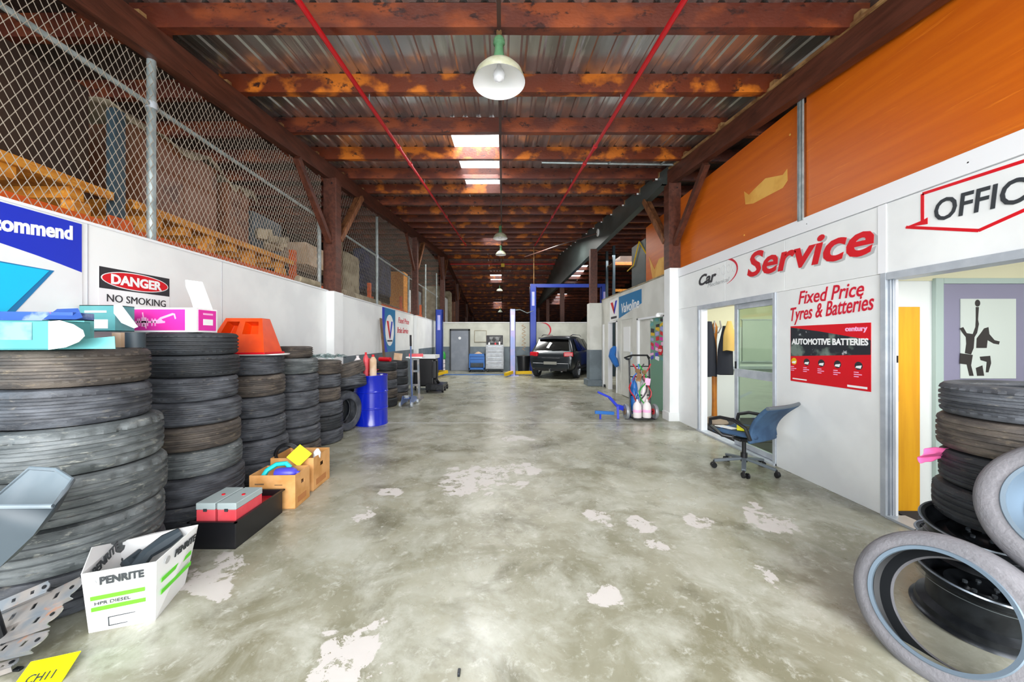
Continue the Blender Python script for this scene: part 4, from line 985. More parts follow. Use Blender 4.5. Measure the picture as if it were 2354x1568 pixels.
bc = thing('tool_cart', 'blue steel tool cart against the back wall left of the chest', 'tool cart'); a, b, z0, z1 = bw(1079, 1114, 817, 851, 17.3)
part('tray', MB().box(a, b, 17.1, 17.6, .74, .80).box(a, a + .02, 17.1, 17.6, .8, .86).box(b - .02, b, 17.1, 17.6, .8, .86).box(a, b, 17.1, 17.12, .8, .86), M['blued'], bc)
part('cart_body', MB().box(a + .02, b - .02, 17.14, 17.58, .42, .74), M['blued'], bc); part('drawer', MB().box(a + .05, b - .05, 17.12, 17.14, .6, .72), M['blued'], bc, bevel=.004); part('drawer', MB().box(a + .05, b - .05, 17.12, 17.14, .45, .57), M['blued'], bc, bevel=.004)
part('lower_shelf', MB().box(a, b, 17.1, 17.6, .12, .2), M['blued'], bc)
for x in (a + .02, b - .02):
    for y in (17.12, 17.58): part('cart_leg', MB().box(x - .02, x + .02, y - .02, y + .02, .1, .75), M['blued'], bc); part('caster', MB().cyl((x - .015, y, .05), .05, .03, 12, axis='x'), M['black'], bc)
tag(part('rag_heap', MB().lathe([(.001, 0), (.18, 0), (.2, .05), (.1, .1), (.001, .12)], 12, f=lambda i, j, r_, z: (r_ * (1 + .15 * math.sin(i * 2.1)), z * (1 + .3 * math.sin(i * 1.7)))), M['cardp'], loc=(a + .4, 17.35, .80)), 'heap of pale rags on top of the blue tool cart', 'rags')
for k in range(3):
    tag(part('bottle', MB().lathe([(.001, 0), (.07, 0), (.07, .16), (.03, .2), (.001, .2)], 12), M['bottlew'], loc=(-2.72, 16.9 - .02 * k, .02 + .205 * k)), ['lowest', 'middle', 'upper'][k] + ' of the white cans stacked beside the left lift post', 'can')
tag(part('bottle', MB().lathe([(.001, 0), (.10, 0), (.10, .2), (.06, .3), (.03, .34), (.001, .34)], 12), M['bottleg'], loc=(-2.72, 16.88, .64)), 'bright green container beside the left lift post', 'container')

# ================================================================ LIFTS
def liftpost(t, x, Y, h, m, s=1, w_=.26):
    part('column', MB().box(x - w_ / 2, x + w_ / 2, Y - .12, Y - .10, .02, h).box(x - w_ / 2, x - w_ / 2 + .02, Y - .12, Y + .14, .02, h).box(x + w_ / 2 - .02, x + w_ / 2, Y - .12, Y + .14, .02, h).box(x - w_ / 2, x + w_ / 2, Y + .12, Y + .14, .02, h), m, t)
    part('base_plate', MB().box(x - .25, x + .25, Y - .25, Y + .25, 0, .02), m, t)
    part('carriage', MB().box(x - .10, x + .10, Y - .14, Y - .121, .16, .8), m, t)
    part('lettering_plate', MB().box(x - .06, x + .06, Y - .125, Y - .121, h - .9, h - .25), M['bluel'] if m is not M['bluel'] else M['whitec'], t)
l1 = thing('car_lift', 'two post blue car lift, left post dark blue and right post faded', 'car lift')
liftpost(l1, -2.78, 16.1, 2.84, M['blue'], 1, .30); liftpost(l1, .43, 15.4, 2.80, M['bluel'], 1, .24)
part('lift_arm', MB().bar((-2.72, 15.9, .13), (-2.35, 15.4, .16), .13, .13).bar((-2.35, 15.4, .16), (-2.72, 14.6, .10), .1, .1), M['yellow'], l1, label='yellow swing arm')
part('lift_arm', MB().bar((.40, 15.3, .16), (.12, 14.85, .10), .13, .12), M['yellow'], l1, label='yellow swing arm')
part('lift_arm', MB().bar((.5, 15.5, .12), (1.25, 15.6, .12), .14, .12), M['yellow'], l1, label='yellow swing arm')
part('floor_cover', MB().box(-2.6, .3, 15.7, 15.95, .001, .012), M['blued'], l1, label='blue strip across the floor')
part('hose', MB().tube([(.5, 15.4, 2.76), (.75, 15.6, 2.80), (1.1, 16.2, 2.70), (1.42, 16.9, 2.85)], .02, 6), M['galv'], l1)
l2 = thing('car_lift', 'tall blue car lift with overhead beam behind the dark car', 'car lift')
liftpost(l2, 1.43, 17.1, 4.0, M['blue'], 1, .30); liftpost(l2, 4.75, 17.1, 4.0, M['blue'], 1, .30)
part('overhead_beam', MB().box(1.3, 4.9, 17.02, 17.16, 3.96, 4.12), M['blue'], l2)
part('spring_hose', MB().tube([(.98 + .08 * math.cos(i * .9) + .012 * (i % 5), 17.2, 1.0 + .026 * i) for i in range(48)], .012, 5), M['block'], l2)
bx = thing('parts_washer', 'dark bin standing between the faded lift post and the car', 'bin', (.95, 16.4, 0))
part('bin_body', MB().lathe([(.001, 0), (.24, 0), (.3, .75), (.001, .75)], 20), M['black'], bx); part('bin_lid', MB().lathe([(.001, .75), (.32, .75), (.32, .8), (.001, .84)], 20), M['black'], bx)

# ================================================================ CAR
def car():
    t = thing('car', 'dark grey sport utility car parked with its tail towards us', 'car', (1.86, 14.15, 0), math.radians(-25))
    # stations: y, zbottom, half width low, z belt, half width belt, z top, half width top
    S = [(0.0, .42, .74, .80, .80, .86, .70), (.05, .34, .84, .92, .86, .98, .76), (.16, .30, .88, 1.02, .88, 1.10, .78), (.42, .28, .90, 1.06, .89, 1.50, .66), (.60, .28, .905, 1.07, .895, 1.62, .62), (1.2, .25, .91, 1.05, .90, 1.69, .62), (2.0, .25, .91, 1.03, .90, 1.69, .63),
         (2.6, .25, .91, 1.02, .90, 1.60, .62), (3.0, .25, .90, 1.01, .89, 1.36, .66), (3.4, .26, .90, 1.00, .87, 1.08, .76), (3.9, .28, .88, .92, .82, .98, .70), (4.3, .32, .80, .76, .74, .82, .60), (4.42, .40, .68, .62, .64, .66, .5)]
    def ring(s):
        y, zb, wl_, zbe, wb2, zt, wt_ = s; zm = zb + (zbe - zb) * .45
        h = [(0, zb), (wl_ * .8, zb), (wl_ * .97, zb + .08), (wl_ + .01, zm), (wb2 + .005, zbe - .08), (wb2 - .02, zbe), ((wb2 + wt_) / 2 + .01, (zbe + zt) / 2), (wt_ + .03, zt - .06 * min(1, (zt - zbe) * 3)), (wt_ - .08, zt), (0, zt + .015)]
        return [(x, y, z) for x, z in h] + [(-x, y, z) for x, z in h[-2:0:-1]]
    mb = MB(); n = 18
    for s in S: mb.v += ring(s)
    for i in range(len(S) - 1):
        for j in range(n): a = i * n + j; b = i * n + (j + 1) % n; mb.f.append([a, a + n, b + n, b])
    mb.f.append(list(range(n))); mb.f.append([(len(S) - 1) * n + j for j in range(n)][::-1]); mb.m = [0] * len(mb.f)
    o = part('body', mb, M['carp'], t, ang=60); q = o.modifiers.new('s', 'SUBSURF'); q.levels = 1; q.render_levels = 2
    # rear glass, a curved panel lying on the tailgate
    def quad(name, pts, m, th=.012, label=None, n_=None):
        mb = MB(); mb.v = [tuple(p) for p in pts]; mb.f = [list(range(len(pts)))]; mb.m = [0]
        o = part(name, mb, m, t, label=label, smooth=False); s2 = o.modifiers.new('t', 'SOLIDIFY'); s2.thickness = th; s2.offset = 0; return o
    quad('rear_window', [(-.70, .145, 1.10), (.70, .145, 1.10), (.60, .43, 1.52), (.0, .44, 1.545), (-.60, .43, 1.52)], M['carglass'], .03)
    part('spoiler', MB().bar((-.6, .36, 1.58), (.6, .36, 1.58), .12, .03), M['carp'], t, bevel=.01)
    quad('window_sticker', [(-.22, .18, 1.20), (-.12, .17, 1.17), (-.02, .30, 1.38), (-.12, .31, 1.41)], M['whitec'], .05, 'white paper inside the rear window')
    for s in (-1, 1):
        for (ya, yb, ta, tb) in ((.62, 1.35, .78, 1.3), (1.42, 2.2, 1.38, 2.15), (2.27, 2.95, 2.22, 2.6)):
            quad('side_window', [(s * .905, ya, 1.09), (s * .905, yb, 1.08), (s * .70, tb, 1.55), (s * .70, ta, 1.55)], M['carglass'], .02)
        quad('trim_strip', [(s * .915, .5, .36), (s * .915, 3.6, .36), (s * .92, 3.6, .46), (s * .92, .5, .46)], M['black'], .02)
        part('tail_light', MB().cbox((s * .69, .07, .95), (.36, .12, .17), rz=s * .28), M['taillight'], t, bevel=.03)
        part('tail_light_lens', MB().cbox((s * .64, .03, .95), (.10, .03, .06), rz=s * .15), mat('pale_lens', 'f4a8a0', .3) if s < 0 else bpy.data.materials['pale_lens'], t, bevel=.01)
        part('reflector', MB().cbox((s * .62, .005, .5), (.24, .03, .05), rz=s * .15), M['taillight'], t, bevel=.01)
        part('door_mirror', MB().cbox((s * 1.0, 2.85, 1.1), (.18, .09, .13)), M['carp'], t, bevel=.03)
        part('exhaust_pipe', MB().cyl((s * .45, -.02, .31), .035, .2, 14, axis='y'), M['chrome'], t)
        part('roof_rail', MB().tube([(s * .60, .7, 1.66), (s * .62, 1.0, 1.72), (s * .62, 2.2, 1.72), (s * .60, 2.5, 1.66)], .016, 8), M['chrome'], t)
        for y in (.82, 3.55):
            wz = thing('x', 'x', 'x'); del wz['category']; del wz['label']; wz.name = 'wheel'; wz.parent = t; wz.location = (s * .83, y, .345); wz.rotation_euler = (0, s * PI / 2, 0)
            link('car_tyre', tyre_mesh(.345, .22, .23, M['tyre_d'], 0), wz)
            hub = MB().lathe([(.235, .09), (.225, .085), (.215, .03), (.215, -.06), (.001, -.06)], 32)
            for k in range(5):
                a = 2 * PI * k / 5; hub.bar((0, 0, .05), (.22 * math.cos(a), .22 * math.sin(a), .06), .06, .02, up=(0, 0, 1))
            hub.cyl((0, 0, .03), .05, .035, 14)
            part('alloy_rim', hub, M['alu'], wz)
            part('wheel_arch', MB().tube([(s * .0, math.cos(a) * .40 + y, .345 + math.sin(a) * .40) for a in [PI * i / 12 for i in range(13)]], .02, 6, Matrix.Translation((s * .90, 0, 0))), M['black'], t)
    part('rear_bumper', MB().cbox((0, .02, .50), (1.52, .12, .24)), M['carp'], t, bevel=.05)
    part('bumper_skirt', MB().cbox((0, .02, .36), (1.3, .1, .1)), M['black'], t, bevel=.02)
    part('number_plate', MB().box(-.26, .26, -.055, -.045, .56, .67), mat('plate_face', '8e8f88', .5), t, label='pale number plate')
    part('chrome_strip', MB().box(-.35, .35, -.02, .0, .80, .825), M['chrome'], t)
    part('tow_bar', MB().box(-.03, .03, -.12, .1, .28, .33).cyl((0, -.11, .33), .025, .06, 10), M['chrome'], t)
    part('wiper', MB().bar((.0, .12, 1.12), (.35, .13, 1.16), .02, .015), M['black'], t)
car()
# ================================================================ BLUE DRUM
dr = thing('oil_drum', 'bright blue steel drum among the tyres on the left', 'drum', (-2.37, 6.60, 0))
part('drum_body', MB().lathe([(.001, .02), (.28, .02), (.285, .0), (.292, .0), (.292, .02), (.287, .03), (.287, .28), (.295, .29), (.295, .305), (.287, .315), (.287, .57), (.295, .58), (.295, .595), (.287, .605), (.287, .85), (.293, .86), (.293, .88), (.282, .88), (.28, .865), (.001, .865)], 40), M['drum'], dr)
part('label', MB().lathe([(.2885, .40), (.2885, .52)], 40), M['drum'], dr)
part('bung', MB().cyl((.15, .1, .865), .03, .015, 14), M['alu'], dr)
def can(x, y, z, r_, h, m, label, cat='bottle', cap=None, name='bottle'):
    t = thing(name, label, cat, (x, y, z))
    part('bottle_body', MB().lathe([(.001, 0), (r_, 0), (r_, h * .75), (r_ * .5, h * .88), (r_ * .35, h * .9), (.001, h * .9)], 16), M[m], t)
    part('cap', MB().cyl((0, 0, h * .9), r_ * .4, h * .1, 12), M[cap or m], t); return t
can(-2.56, 6.46, .866, .06, .36, 'bottlew', 'white bottle at the left on the blue drum')
can(-2.40, 6.42, .866, .045, .42, 'redbox', 'tall red bottle in the middle on the blue drum', cap='signred')
can(-2.28, 6.44, .866, .06, .38, 'cardp', 'cream bottle at the right on the blue drum', cap='signred')
tag(part('funnel', MB().lathe([(.12, .10), (.125, .10), (.03, .03), (.02, 0), (.016, 0), (.025, .03)], 20), M['signred'], loc=(-2.36, 6.62, 1.12)), 'red funnel lying over the bottles on the drum', 'funnel').location.z = .868
tag(part('canister', MB().box(-.09, .09, -.06, .06, 0, .30), M['signred'], loc=(-2.42, 6.68, .866), bevel=.02), 'red canister standing at the back of the blue drum', 'canister')
# small things on the stacks behind the drum
tag(part('carton', MB().box(-.1, .1, -.08, .08, 0, .17), M['cardp'], loc=(-2.64, 9.2, 1.0), rot=(0, .12, .3)), 'cream carton on the tyres before the trolley jack', 'carton')
tag(part('bottle', MB().cyl((0, -.15, .05), .05, .3, 12, axis='y'), M['signred'], loc=(-2.7, 8.4, 1.01), rot=(0, 0, 1.2)), 'red bottle lying on the tyres behind the drum', 'bottle')
# ================================================================ TROLLEY JACK standing upright, and the dark jack on the floor
tj = thing('trolley_jack', 'pale blue trolley jack with its handle standing up beside the last left tyre stack', 'jack', (-2.16, 8.45, 0))
for s in (-1, 1):
    part('side_plate', MB().prism([(-.30, .05), (.34, .06), (.34, .14), (.1, .2), (-.2, .24), (-.30, .14)], frame((s * .10, 0, 0), (0, 1, 0), (0, 0, 1)), .008), M['jackb'], tj)
    for y, r_ in ((-.26, .055), (.30, .045)): part('wheel', MB().cyl((s * .13 - .02, y, r_), r_, .04, 16, axis='x'), M['alu'], tj)
part('lift_arm', MB().bar((0, .15, .12), (0, -.22, .20), .12, .05), M['jackb'], tj); part('saddle', MB().lathe([(.001, .2), (.05, .2), (.065, .25), (.001, .235)], 16, Matrix.Translation((0, -.22, .0))), M['alu'], tj)
part('handle', MB().tube([(0, .30, .16), (-.01, .22, .8), (.0, .16, 1.38)], .018, 10), M['jackb'], tj); part('grip', MB().tube([(.0, .16, 1.36), (.0, .14, 1.62)], .024, 10), M['black'], tj, label='dark handle grip')
eh = thing('engine_stand', 'grey steel floor stand between the trolley jack and the dark jack', 'stand', (-2.18, 9.15, 0))
for s in (-1, 1):
    part('upright', MB().bar((s * .10, 0, .03), (s * .07, 0, 1.06), .05, .05), M['zinc'], eh); part('foot', MB().box(s * .12 - .03, s * .12 + .03, -.25, .25, 0, .05), M['zinc'], eh)
for z in (.35, .7, 1.0): part('crossbar', MB().box(-.1, .1, -.02, .02, z, z + .05), M['zinc'], eh)
part('tray', MB().box(-.2, .2, -.15, .15, 1.06, 1.09), M['whitec'], eh, label='white top tray')
tag(part('carton', MB().box(-.17, .17, -.11, .11, 0, .07), M['redbox'], loc=(-2.16, 9.15, 1.09), rot=(0, 0, .2)), 'red and white carton lying on the grey floor stand', 'carton')
wt2 = thing('parts_trolley', 'dark workshop trolley with black covers before the blue lift post', 'trolley', (-2.35, 11.2, 0))
part('trolley_body', MB().box(-.32, .32, -.35, .35, .12, .95), M['black'], wt2, bevel=.05); part('top_tray', MB().box(-.42, .36, -.38, .38, .95, 1.05), M['whitec'], wt2, label='white top tray')
for x in (-.25, .25):
    for y in (-.28, .28): part('caster', MB().cyl((x - .02, y, .06), .06, .04, 12, axis='x'), M['black'], wt2)
part('hanging_cover', MB().cbox((.3, -.2, .62), (.2, .3, .6)), M['black'], wt2, bevel=.06)
bj = thing('floor_jack', 'low dark transmission jack on wheels by the yellow lift arm', 'jack', (-1.93, 10.9, 0))
part('jack_frame', MB().box(-.22, .22, -.5, .5, .12, .20).box(-.25, .25, -.55, -.35, .08, .24), M['blackm'], bj, bevel=.01)
for x in (-.22, .22):
    for y in (-.42, .0, .42): part('wheel', MB().cyl((x - .025, y, .07), .07, .05, 14, axis='x'), M['black'], bj)
part('ram', MB().tube([(0, .2, .2), (0, -.2, .34)], .04, 10), M['blackm'], bj)

# ================================================================ HAND TRUCK with gas bottles, right
ht = thing('hand_truck', 'dark hand truck with hoses and white gas cylinders by the right column', 'hand truck', (2.62, 6.96, 0))
for s in (-1, 1):
    part('wheel', MB().lathe([(.03, -.03), (.11, -.02), (.135, -.028), (.145, -.01), (.145, .01), (.135, .028), (.11, .02), (.03, .03)], 28, Matrix.Translation((s * .27, -.02, .145)) @ Matrix.Rotation(PI / 2, 4, 'Y'), closed=True), M['toolg'], ht)
    part('wheel_hub', MB().cyl((s * .27 - .035, -.02, .145), .06, .07, 16, axis='x'), M['signred'] if s > 0 else M['brass'], ht)
    part('side_rail', MB().tube([(s * .19, -.08, .06), (s * .19, 0, .3), (s * .19, .04, 1.12), (s * .15, .02, 1.20)], .016, 8), M['blackm'], ht)
    part('gas_cylinder', MB().lathe([(.001, 0), (.075, 0), (.078, .02), (.078, .20), (.06, .26), (.02, .30), (.02, .34), (.001, .34)], 20, Matrix.Translation((s * .09, -.10, .05))), M['bottlew'], ht, label='white gas cylinder')
    part('cylinder_band', MB().lathe([(.079, .10), (.081, .12), (.079, .15)], 20, Matrix.Translation((s * .09, -.10, .05))), M['pinkl'], ht)
    part('tall_cylinder', MB().lathe([(.001, 0), (.065, 0), (.065, .45), (.05, .55), (.02, .6), (.02, .66), (.001, .66)], 20, Matrix.Translation((s * .09, .06, .12))), M['bottlew'] if s > 0 else M['blued'], ht)
part('toe_plate', MB().box(-.2, .2, -.22, .0, .03, .045), M['blackm'], ht)
part('axle', MB().tube([(-.27, -.02, .145), (.27, -.02, .145)], .012, 8), M['blackm'], ht)
for z in (.45, .8, 1.0): part('crossbar', MB().bar((-.19, .02, z), (.19, .02, z), .02, .02), M['blackm'], ht)
part('top_handle', MB().tube([(-.30, .0, 1.16), (-.15, .02, 1.21), (.15, .02, 1.21), (.19, .0, 1.15)], .016, 8), M['blackm'], ht)
r = random.Random(5)
for k, (m, x, y) in enumerate((('hred', -.16, -.06), ('blued', -.12, -.07), ('hred', .12, -.05), ('black', .04, -.06), ('galv', -.05, -.05), ('bottleg', .02, -.08))):
    P = [(x + .07 * math.sin(i * .8 + k) + .02 * k * 0, y - .015 * (i % 3), 1.05 - .075 * i) for i in range(12)]
    Q = []
    for a_, b_ in zip(P[:-1], P[1:]):
        for t_ in (0, .33, .66): Q.append(Vector(a_).lerp(Vector(b_), t_))
    part('hose', MB().tube(Q, .012, 6), M[m], ht)
part('gauge', MB().cyl((-.08, -.12, .92), .045, .03, 16, axis='y').cyl((.04, -.12, .9), .04, .03, 16, axis='y'), M['brass'], ht)
part('tag_card', MB().cbox((.10, -.11, .72), (.10, .01, .13), ry=.15), M['pinkl'], ht); part('mask', MB().cbox((-.06, -.11, .80), (.09, .04, .15), ry=.2), M['block'], ht, bevel=.02)
tk = thing('blue_bar_stand', 'blue steel jack lying on the floor left of the hand truck', 'jack', (2.06, 7.05, 0))
part('frame_arm', MB().bar((-.22, .0, .50), (.0, .0, .40), .05, .04).bar((.0, .0, .40), (.16, 0, .22), .06, .05).bar((.16, 0, .22), (.46, .02, .12), .07, .09), M['signblue'], tk, bevel=.006)
part('frame_arm', MB().bar((-.30, -.1, .13), (.06, -.1, .11), .05, .06), M['blued'], tk, bevel=.006)
part('frame_leg', MB().bar((.14, -.1, .0), (.16, 0, .25), .04, .04).bar((-.2, -.1, .0), (-.2, -.1, .12), .03, .03).bar((.40, .05, .0), (.40, .02, .12), .04, .04), M['signblue'], tk)

# ================================================================ CARTONS ON THE TYRES
zt1 = Z1 + .003
def shell(mb, x0, x1, y0, y1, z0, z1, t=.005, lid=False, M_=None):
    mb.box(x0, x1, y0, y0 + t, z0, z1, M_).box(x0, x1, y1 - t, y1, z0, z1, M_).box(x0, x0 + t, y0 + t, y1 - t, z0, z1, M_).box(x1 - t, x1, y0 + t, y1 - t, z0, z1, M_).box(x0, x1, y0, y1, z0 - .001, z0 + t, M_)
    if lid: mb.box(x0, x1, y0, y1, z1 - t, z1, M_)
    return mb
b1 = thing('parts_carton', 'long teal carton with open white end flap on the nearest tyre stack', 'carton', (-2.36, 1.98, zt1), math.radians(5))
part('carton_body', shell(MB(), -.55, .03, -.11, .09, 0, .15, lid=True), M['tealp'], b1)
part('printed_panel', MB().box(-.54, -.05, -.1125, -.1102, .05, .14), mat('faded_teal_print', '78a6aa', .5, col2='3c5466', scale=5, lo=.5, hi=.62, col3='c4dada', s3=1, t3=.6), b1, label='teal printed side panel with a car photo')
fl = MB(); pts = [(.03, 0, .0), (.03, 0, .14)]
poly = [(0, 0), (0, .145), (.06, .15), (.13, .13), (.18, .10), (.19, .07), (.16, .04), (.09, .012)]
part('end_flap', MB().prism(poly, frame((.03, -.112, 0), (1, -.12, 0), (0, 0, 1)), .004), M['whitec'], b1, label='rounded white end flap')
part('bottom_flap', MB().prism([(0, 0), (.3, .0), (.28, .07), (.10, .05), (0, .0)], frame((-.02, -.07, .002), (1, .1, 0), (0, .3, 1)), .003), M['tealp'], b1)
b2 = thing('parts_carton', 'blue and red printed carton lying behind the teal one', 'carton', (-2.60, 2.22, zt1 ), math.radians(10))
part('carton_body', MB().box(-.45, .04, -.06, .08, 0, .215), M['bluep'], b2, bevel=.003)
part('printed_flap', MB().prism([(0, 0), (.16, .0), (.18, .02), (.10, .11), (0, .10)], frame((-.08, -.085, .17), (1, 0, 0), (0, .6, .5)), .003), M['bluep'], b2)
b3 = thing('parts_carton', 'teal carton with white label standing at the right edge of the nearest stack', 'carton', (-2.50, 2.10, zt1), 0)
part('carton_body', shell(MB(), -.12, .12, -.02, .03, 0, .165, lid=True), M['tealp'], b3); part('label', MB().box(.0, .09, -.0225, -.021, .03, .075), M['whitec'], b3, label='white label')
b4 = thing('parts_carton', 'upper teal carton with torn white flap beside the magenta carton', 'carton', (-2.91, 2.74, Z2 + .004), 0)
part('carton_body', shell(MB(), -.17, .09, -.08, .06, 0, .19, lid=True), M['tealp'], b4); part('label', MB().box(-.14, .04, -.083, -.081, .02, .085), M['whitec'], b4, label='white label')
part('printed_word', MB().box(-.13, .03, -.083, -.081, .135, .15), M['whitec'], b4)
part('torn_flap', MB().prism([(0, .19), (.05, .20), (.19, .03), (.16, .02), (.06, .06), (.0, .13)], frame((.09, -.085, 0), (1, -.08, 0), (0, 0, 1)), .004), M['whitec'], b4, label='torn white flap')
cyl1 = tag(part('filter', MB().cyl((0, 0, 0), .05, .10, 18), M['greyplastic'], loc=(-2.43, 2.42, zt1)), 'small grey cylinder on the nearest stack beside the teal carton', 'filter')
tag(part('carton', MB().box(-.03, .03, -.04, .04, 0, .10), M['cardp'], loc=(-2.60, 2.50, zt1)), 'small cream carton behind the grey cylinder on the nearest stack', 'carton')
mg = thing('parts_carton', 'magenta carton with raised white lid flap on the second tyre stack', 'carton', (-2.79, 3.07, Z2 + .003), 0)
part('carton_body', MB().box(-.30, .31, -.11, .11, 0, .20), M['whitec'], mg, bevel=.003)
part('side_panel', MB().box(-.28, .22, -.113, -.111, .015, .185), M['magenta'], mg, label='magenta printed side'); 
part('end_panel', MB().box(.3105, .313, -.09, .09, .015, .185), M['magenta'], mg, label='magenta printed end'); part('end_label', MB().box(.313, .3145, -.045, .055, .06, .11), M['whitec'], mg)
part('end_word', MB().box(.313, .3145, -.045, .055, .145, .16), M['pinkl'], mg)
dmb = MB(); dx = -.115
def stroke(pts, wdt=.008):
    for a_, b_ in zip(pts[:-1], pts[1:]): dmb.bar((a_[0], dx, a_[1]), (b_[0], dx, b_[1]), .003, wdt, up=(0, 1, 0) if False else (0, 0, 1))
for x in (-.16, -.145, -.11, -.08, -.045, -.02): dmb.box(x - .004, x + .004, dx, dx + .003, .07 - .02, .11)
dmb.box(-.22, .06, dx, dx + .003, .075, .09); dmb.box(-.13, -.09, dx, dx + .003, .045, .12); dmb.prism([(-.06, .08), (-.045, .10), (.0, .10), (.02, .12), (.12, .155), (.14, .15), (.15, .11), (.14, .105), (.13, .14), (.03, .105), (.06, .075), (.0, .07)], frame((0, dx + .003, 0), (1, 0, 0), (0, 0, 1)), .002)
dmb.bar((-.11, dx, .09), (-.12, dx, .16), .003, .008).bar((-.11, dx, .08), (-.09, dx, .03), .003, .008)
part('part_drawing', dmb, M['pinkl'], mg, label='pale pink drawing of a drive shaft', smooth=False)
part('lid_flap', MB().prism([(0, 0), (.16, 0), (.05, .24), (-.10, .26), (-.09, .20), (-.04, .1)], frame((.15, .06, .199), (1, 0, 0), (0, .12, 1)), .004), M['whitec'], mg, label='raised white lid flap')
# orange part and white tray
tr = tag(part('tray', MB().lathe([(.001, 0), (.40, 0), (.41, .012), (.001, .012)], 40), M['whitec'], loc=(-2.70, 3.98, Z3 + .002)), 'thin white round tray under the orange plastic part', 'tray'); tr.scale = (.88, .62, 1)
oc = thing('orange_part', 'orange plastic wheel chock with two pockets on the third tyre stack', 'chock', (-2.74, 3.88, Z3 + .015), math.radians(4))
oc.scale = (1.08, 1.08, 1.05)
def frus(x0, x1, y0, y1, z0, a0, a1, b0, b1, z1):
    return [(x0, y0, z0), (x1, y0, z0), (x1, y1, z0), (x0, y1, z0), (a0, b0, z1), (a1, b0, z1), (a1, b1, z1), (a0, b1, z1)]
mb = MB()
mb.v = frus(-.28, .28, -.17, .17, 0, -.16, .18, -.02, .12, .36)
# front face with two recessed pockets
fv = lambda u, v, d=0: tuple(Vector((-.28, -.17, 0)).lerp(Vector((-.16, -.02, .36)), v) * (1 - u) + Vector((.28, -.17, 0)).lerp(Vector((.18, -.02, .36)), v) * u + Vector((0, d, -d * .3)))
mb.f = [[3, 2, 1, 0], [4, 5, 6, 7], [1, 2, 6, 5], [2, 3, 7, 6], [3, 0, 4, 7]]
U = [0, .10, .42, .56, .90, 1]; V = [0, .55, .90, 1]; base = len(mb.v)
for v in V:
    for u in U: mb.v.append(fv(u, v))
for j in range(3):
    for i in range(5):
        a_ = base + j * 6 + i
        if j == 1 and i in (1, 3): continue
        mb.f.append([a_, a_ + 1, a_ + 7, a_ + 6])
for (ua, ub) in ((.10, .42), (.56, .90)):
    o_ = len(mb.v)
    for (u, v) in ((ua, .55), (ub, .55), (ub, .90), (ua, .90)): mb.v.append(fv(u, v))
    for (u, v) in ((ua + .03, .6), (ub - .03, .6), (ub - .01, .88), (ua + .01, .88)): mb.v.append(fv(u, v, .10))
    for k in range(4): mb.f.append([o_ + k, o_ + (k + 1) % 4, o_ + 4 + (k + 1) % 4, o_ + 4 + k])
    mb.f.append([o_ + 4, o_ + 5, o_ + 6, o_ + 7])
mb.m = [0] * len(mb.f)
part('chock_body', mb, M['orange'], oc, smooth=False, bevel=.008)
part('base_lip', MB().box(-.29, .29, -.18, .18, 0, .02), M['signred'], oc, bevel=.004, label='darker red lower lip')
# clear plastic on the fourth stack
mb = MB(); r = random.Random(9); g = 14
for i in range(g):
    for j in range(g):
        u, v = i / (g - 1) - .5, j / (g - 1) - .5
        mb.v.append((u * .62, v * .6, .03 + r.uniform(0, .07) - .05 * max(0, u * u + v * v - .15)))
for i in range(g - 1):
    for j in range(g - 1): a_ = i * g + j; mb.f.append([a_, a_ + 1, a_ + g + 1, a_ + g])
mb.m = [0] * len(mb.f)
tag(part('plastic_wrap', mb, M['plasticw'], loc=(-2.72, 5.42, Z5 + .001), smooth=False), 'crumpled clear plastic wrap lying on the fifth left tyre stack', 'plastic wrap')

# ================================================================ FLOOR THINGS LEFT
# oil carton
P0 = Vector((-2.117, 1.872, 0)); P1 = Vector((-1.88, 1.95, 0)); P3 = Vector((-2.245, 2.17, 0)); 
eu = (P1 - P0).normalized(); ev = Vector((-eu.y, eu.x, 0)); LU = .27; LV = .31; HT = .325
bxo = thing('oil_carton', 'open white and green oil carton holding grey parts, nearest on the floor', 'carton', P0)
Ml = Matrix((eu, ev, Vector((0, 0, 1)))).transposed().to_4x4()
def pan(pts, m, name, label=None, th=.004):
    mb = MB(); mb.v = [tuple(Ml @ Vector(p)) for p in pts]; mb.f = [list(range(len(pts)))]; mb.m = [0]
    o = part(name, mb, m, bxo, smooth=False, label=label); s2 = o.modifiers.new('t', 'SOLIDIFY'); s2.thickness = th; s2.offset = 0; return o
fo = .035
pan([(0, 0, 0), (LU, 0, 0), (LU + .01, -fo * .3, HT * .98), (-.01, -fo, HT)], M['whitec'], 'front_panel')
pan([(LU, 0, 0), (LU, LV, 0), (LU + .06, LV + .02, HT * 1.06), (LU + .01, -fo * .3, HT * .98)], M['whitec'], 'side_panel')
pan([(LU, LV, 0), (0, LV, 0), (-.05, LV, HT * .96), (LU * .4, LV + .03, HT * 1.0), (LU + .06, LV + .02, HT * 1.06)], M['whitec'], 'back_panel')
pan([(0, LV, 0), (0, 0, 0), (-.01, -fo, HT), (-.07, LV * .45, HT * 1.16), (-.05, LV, HT * .96)], M['whitec'], 'side_panel')
pan([(0, 0, .004), (LU, 0, .004), (LU, LV, .004), (0, LV, .004)], M['card'], 'bottom_panel')
def FRT(x, z): return Ml @ Vector((x, -.009 - fo * z / HT * (1 - .7 * x / LU), z))
tilt = (Ml @ Vector((0, -fo / HT * .7, 1))); rr_ = Ml.to_3x3() @ Vector((1, .06, 0))
text('lettering', 'PENRITE', P0 * 0 + FRT(.06, .255) , rr_, tilt, .055, M['letdk'], bxo, bold=.002, wid=.175)
part('logo_spot', MB().cyl((0, 0, 0), .013, .002, 12, frame(FRT(.035, .27), rr_, tilt)), M['letgrey'], bxo)
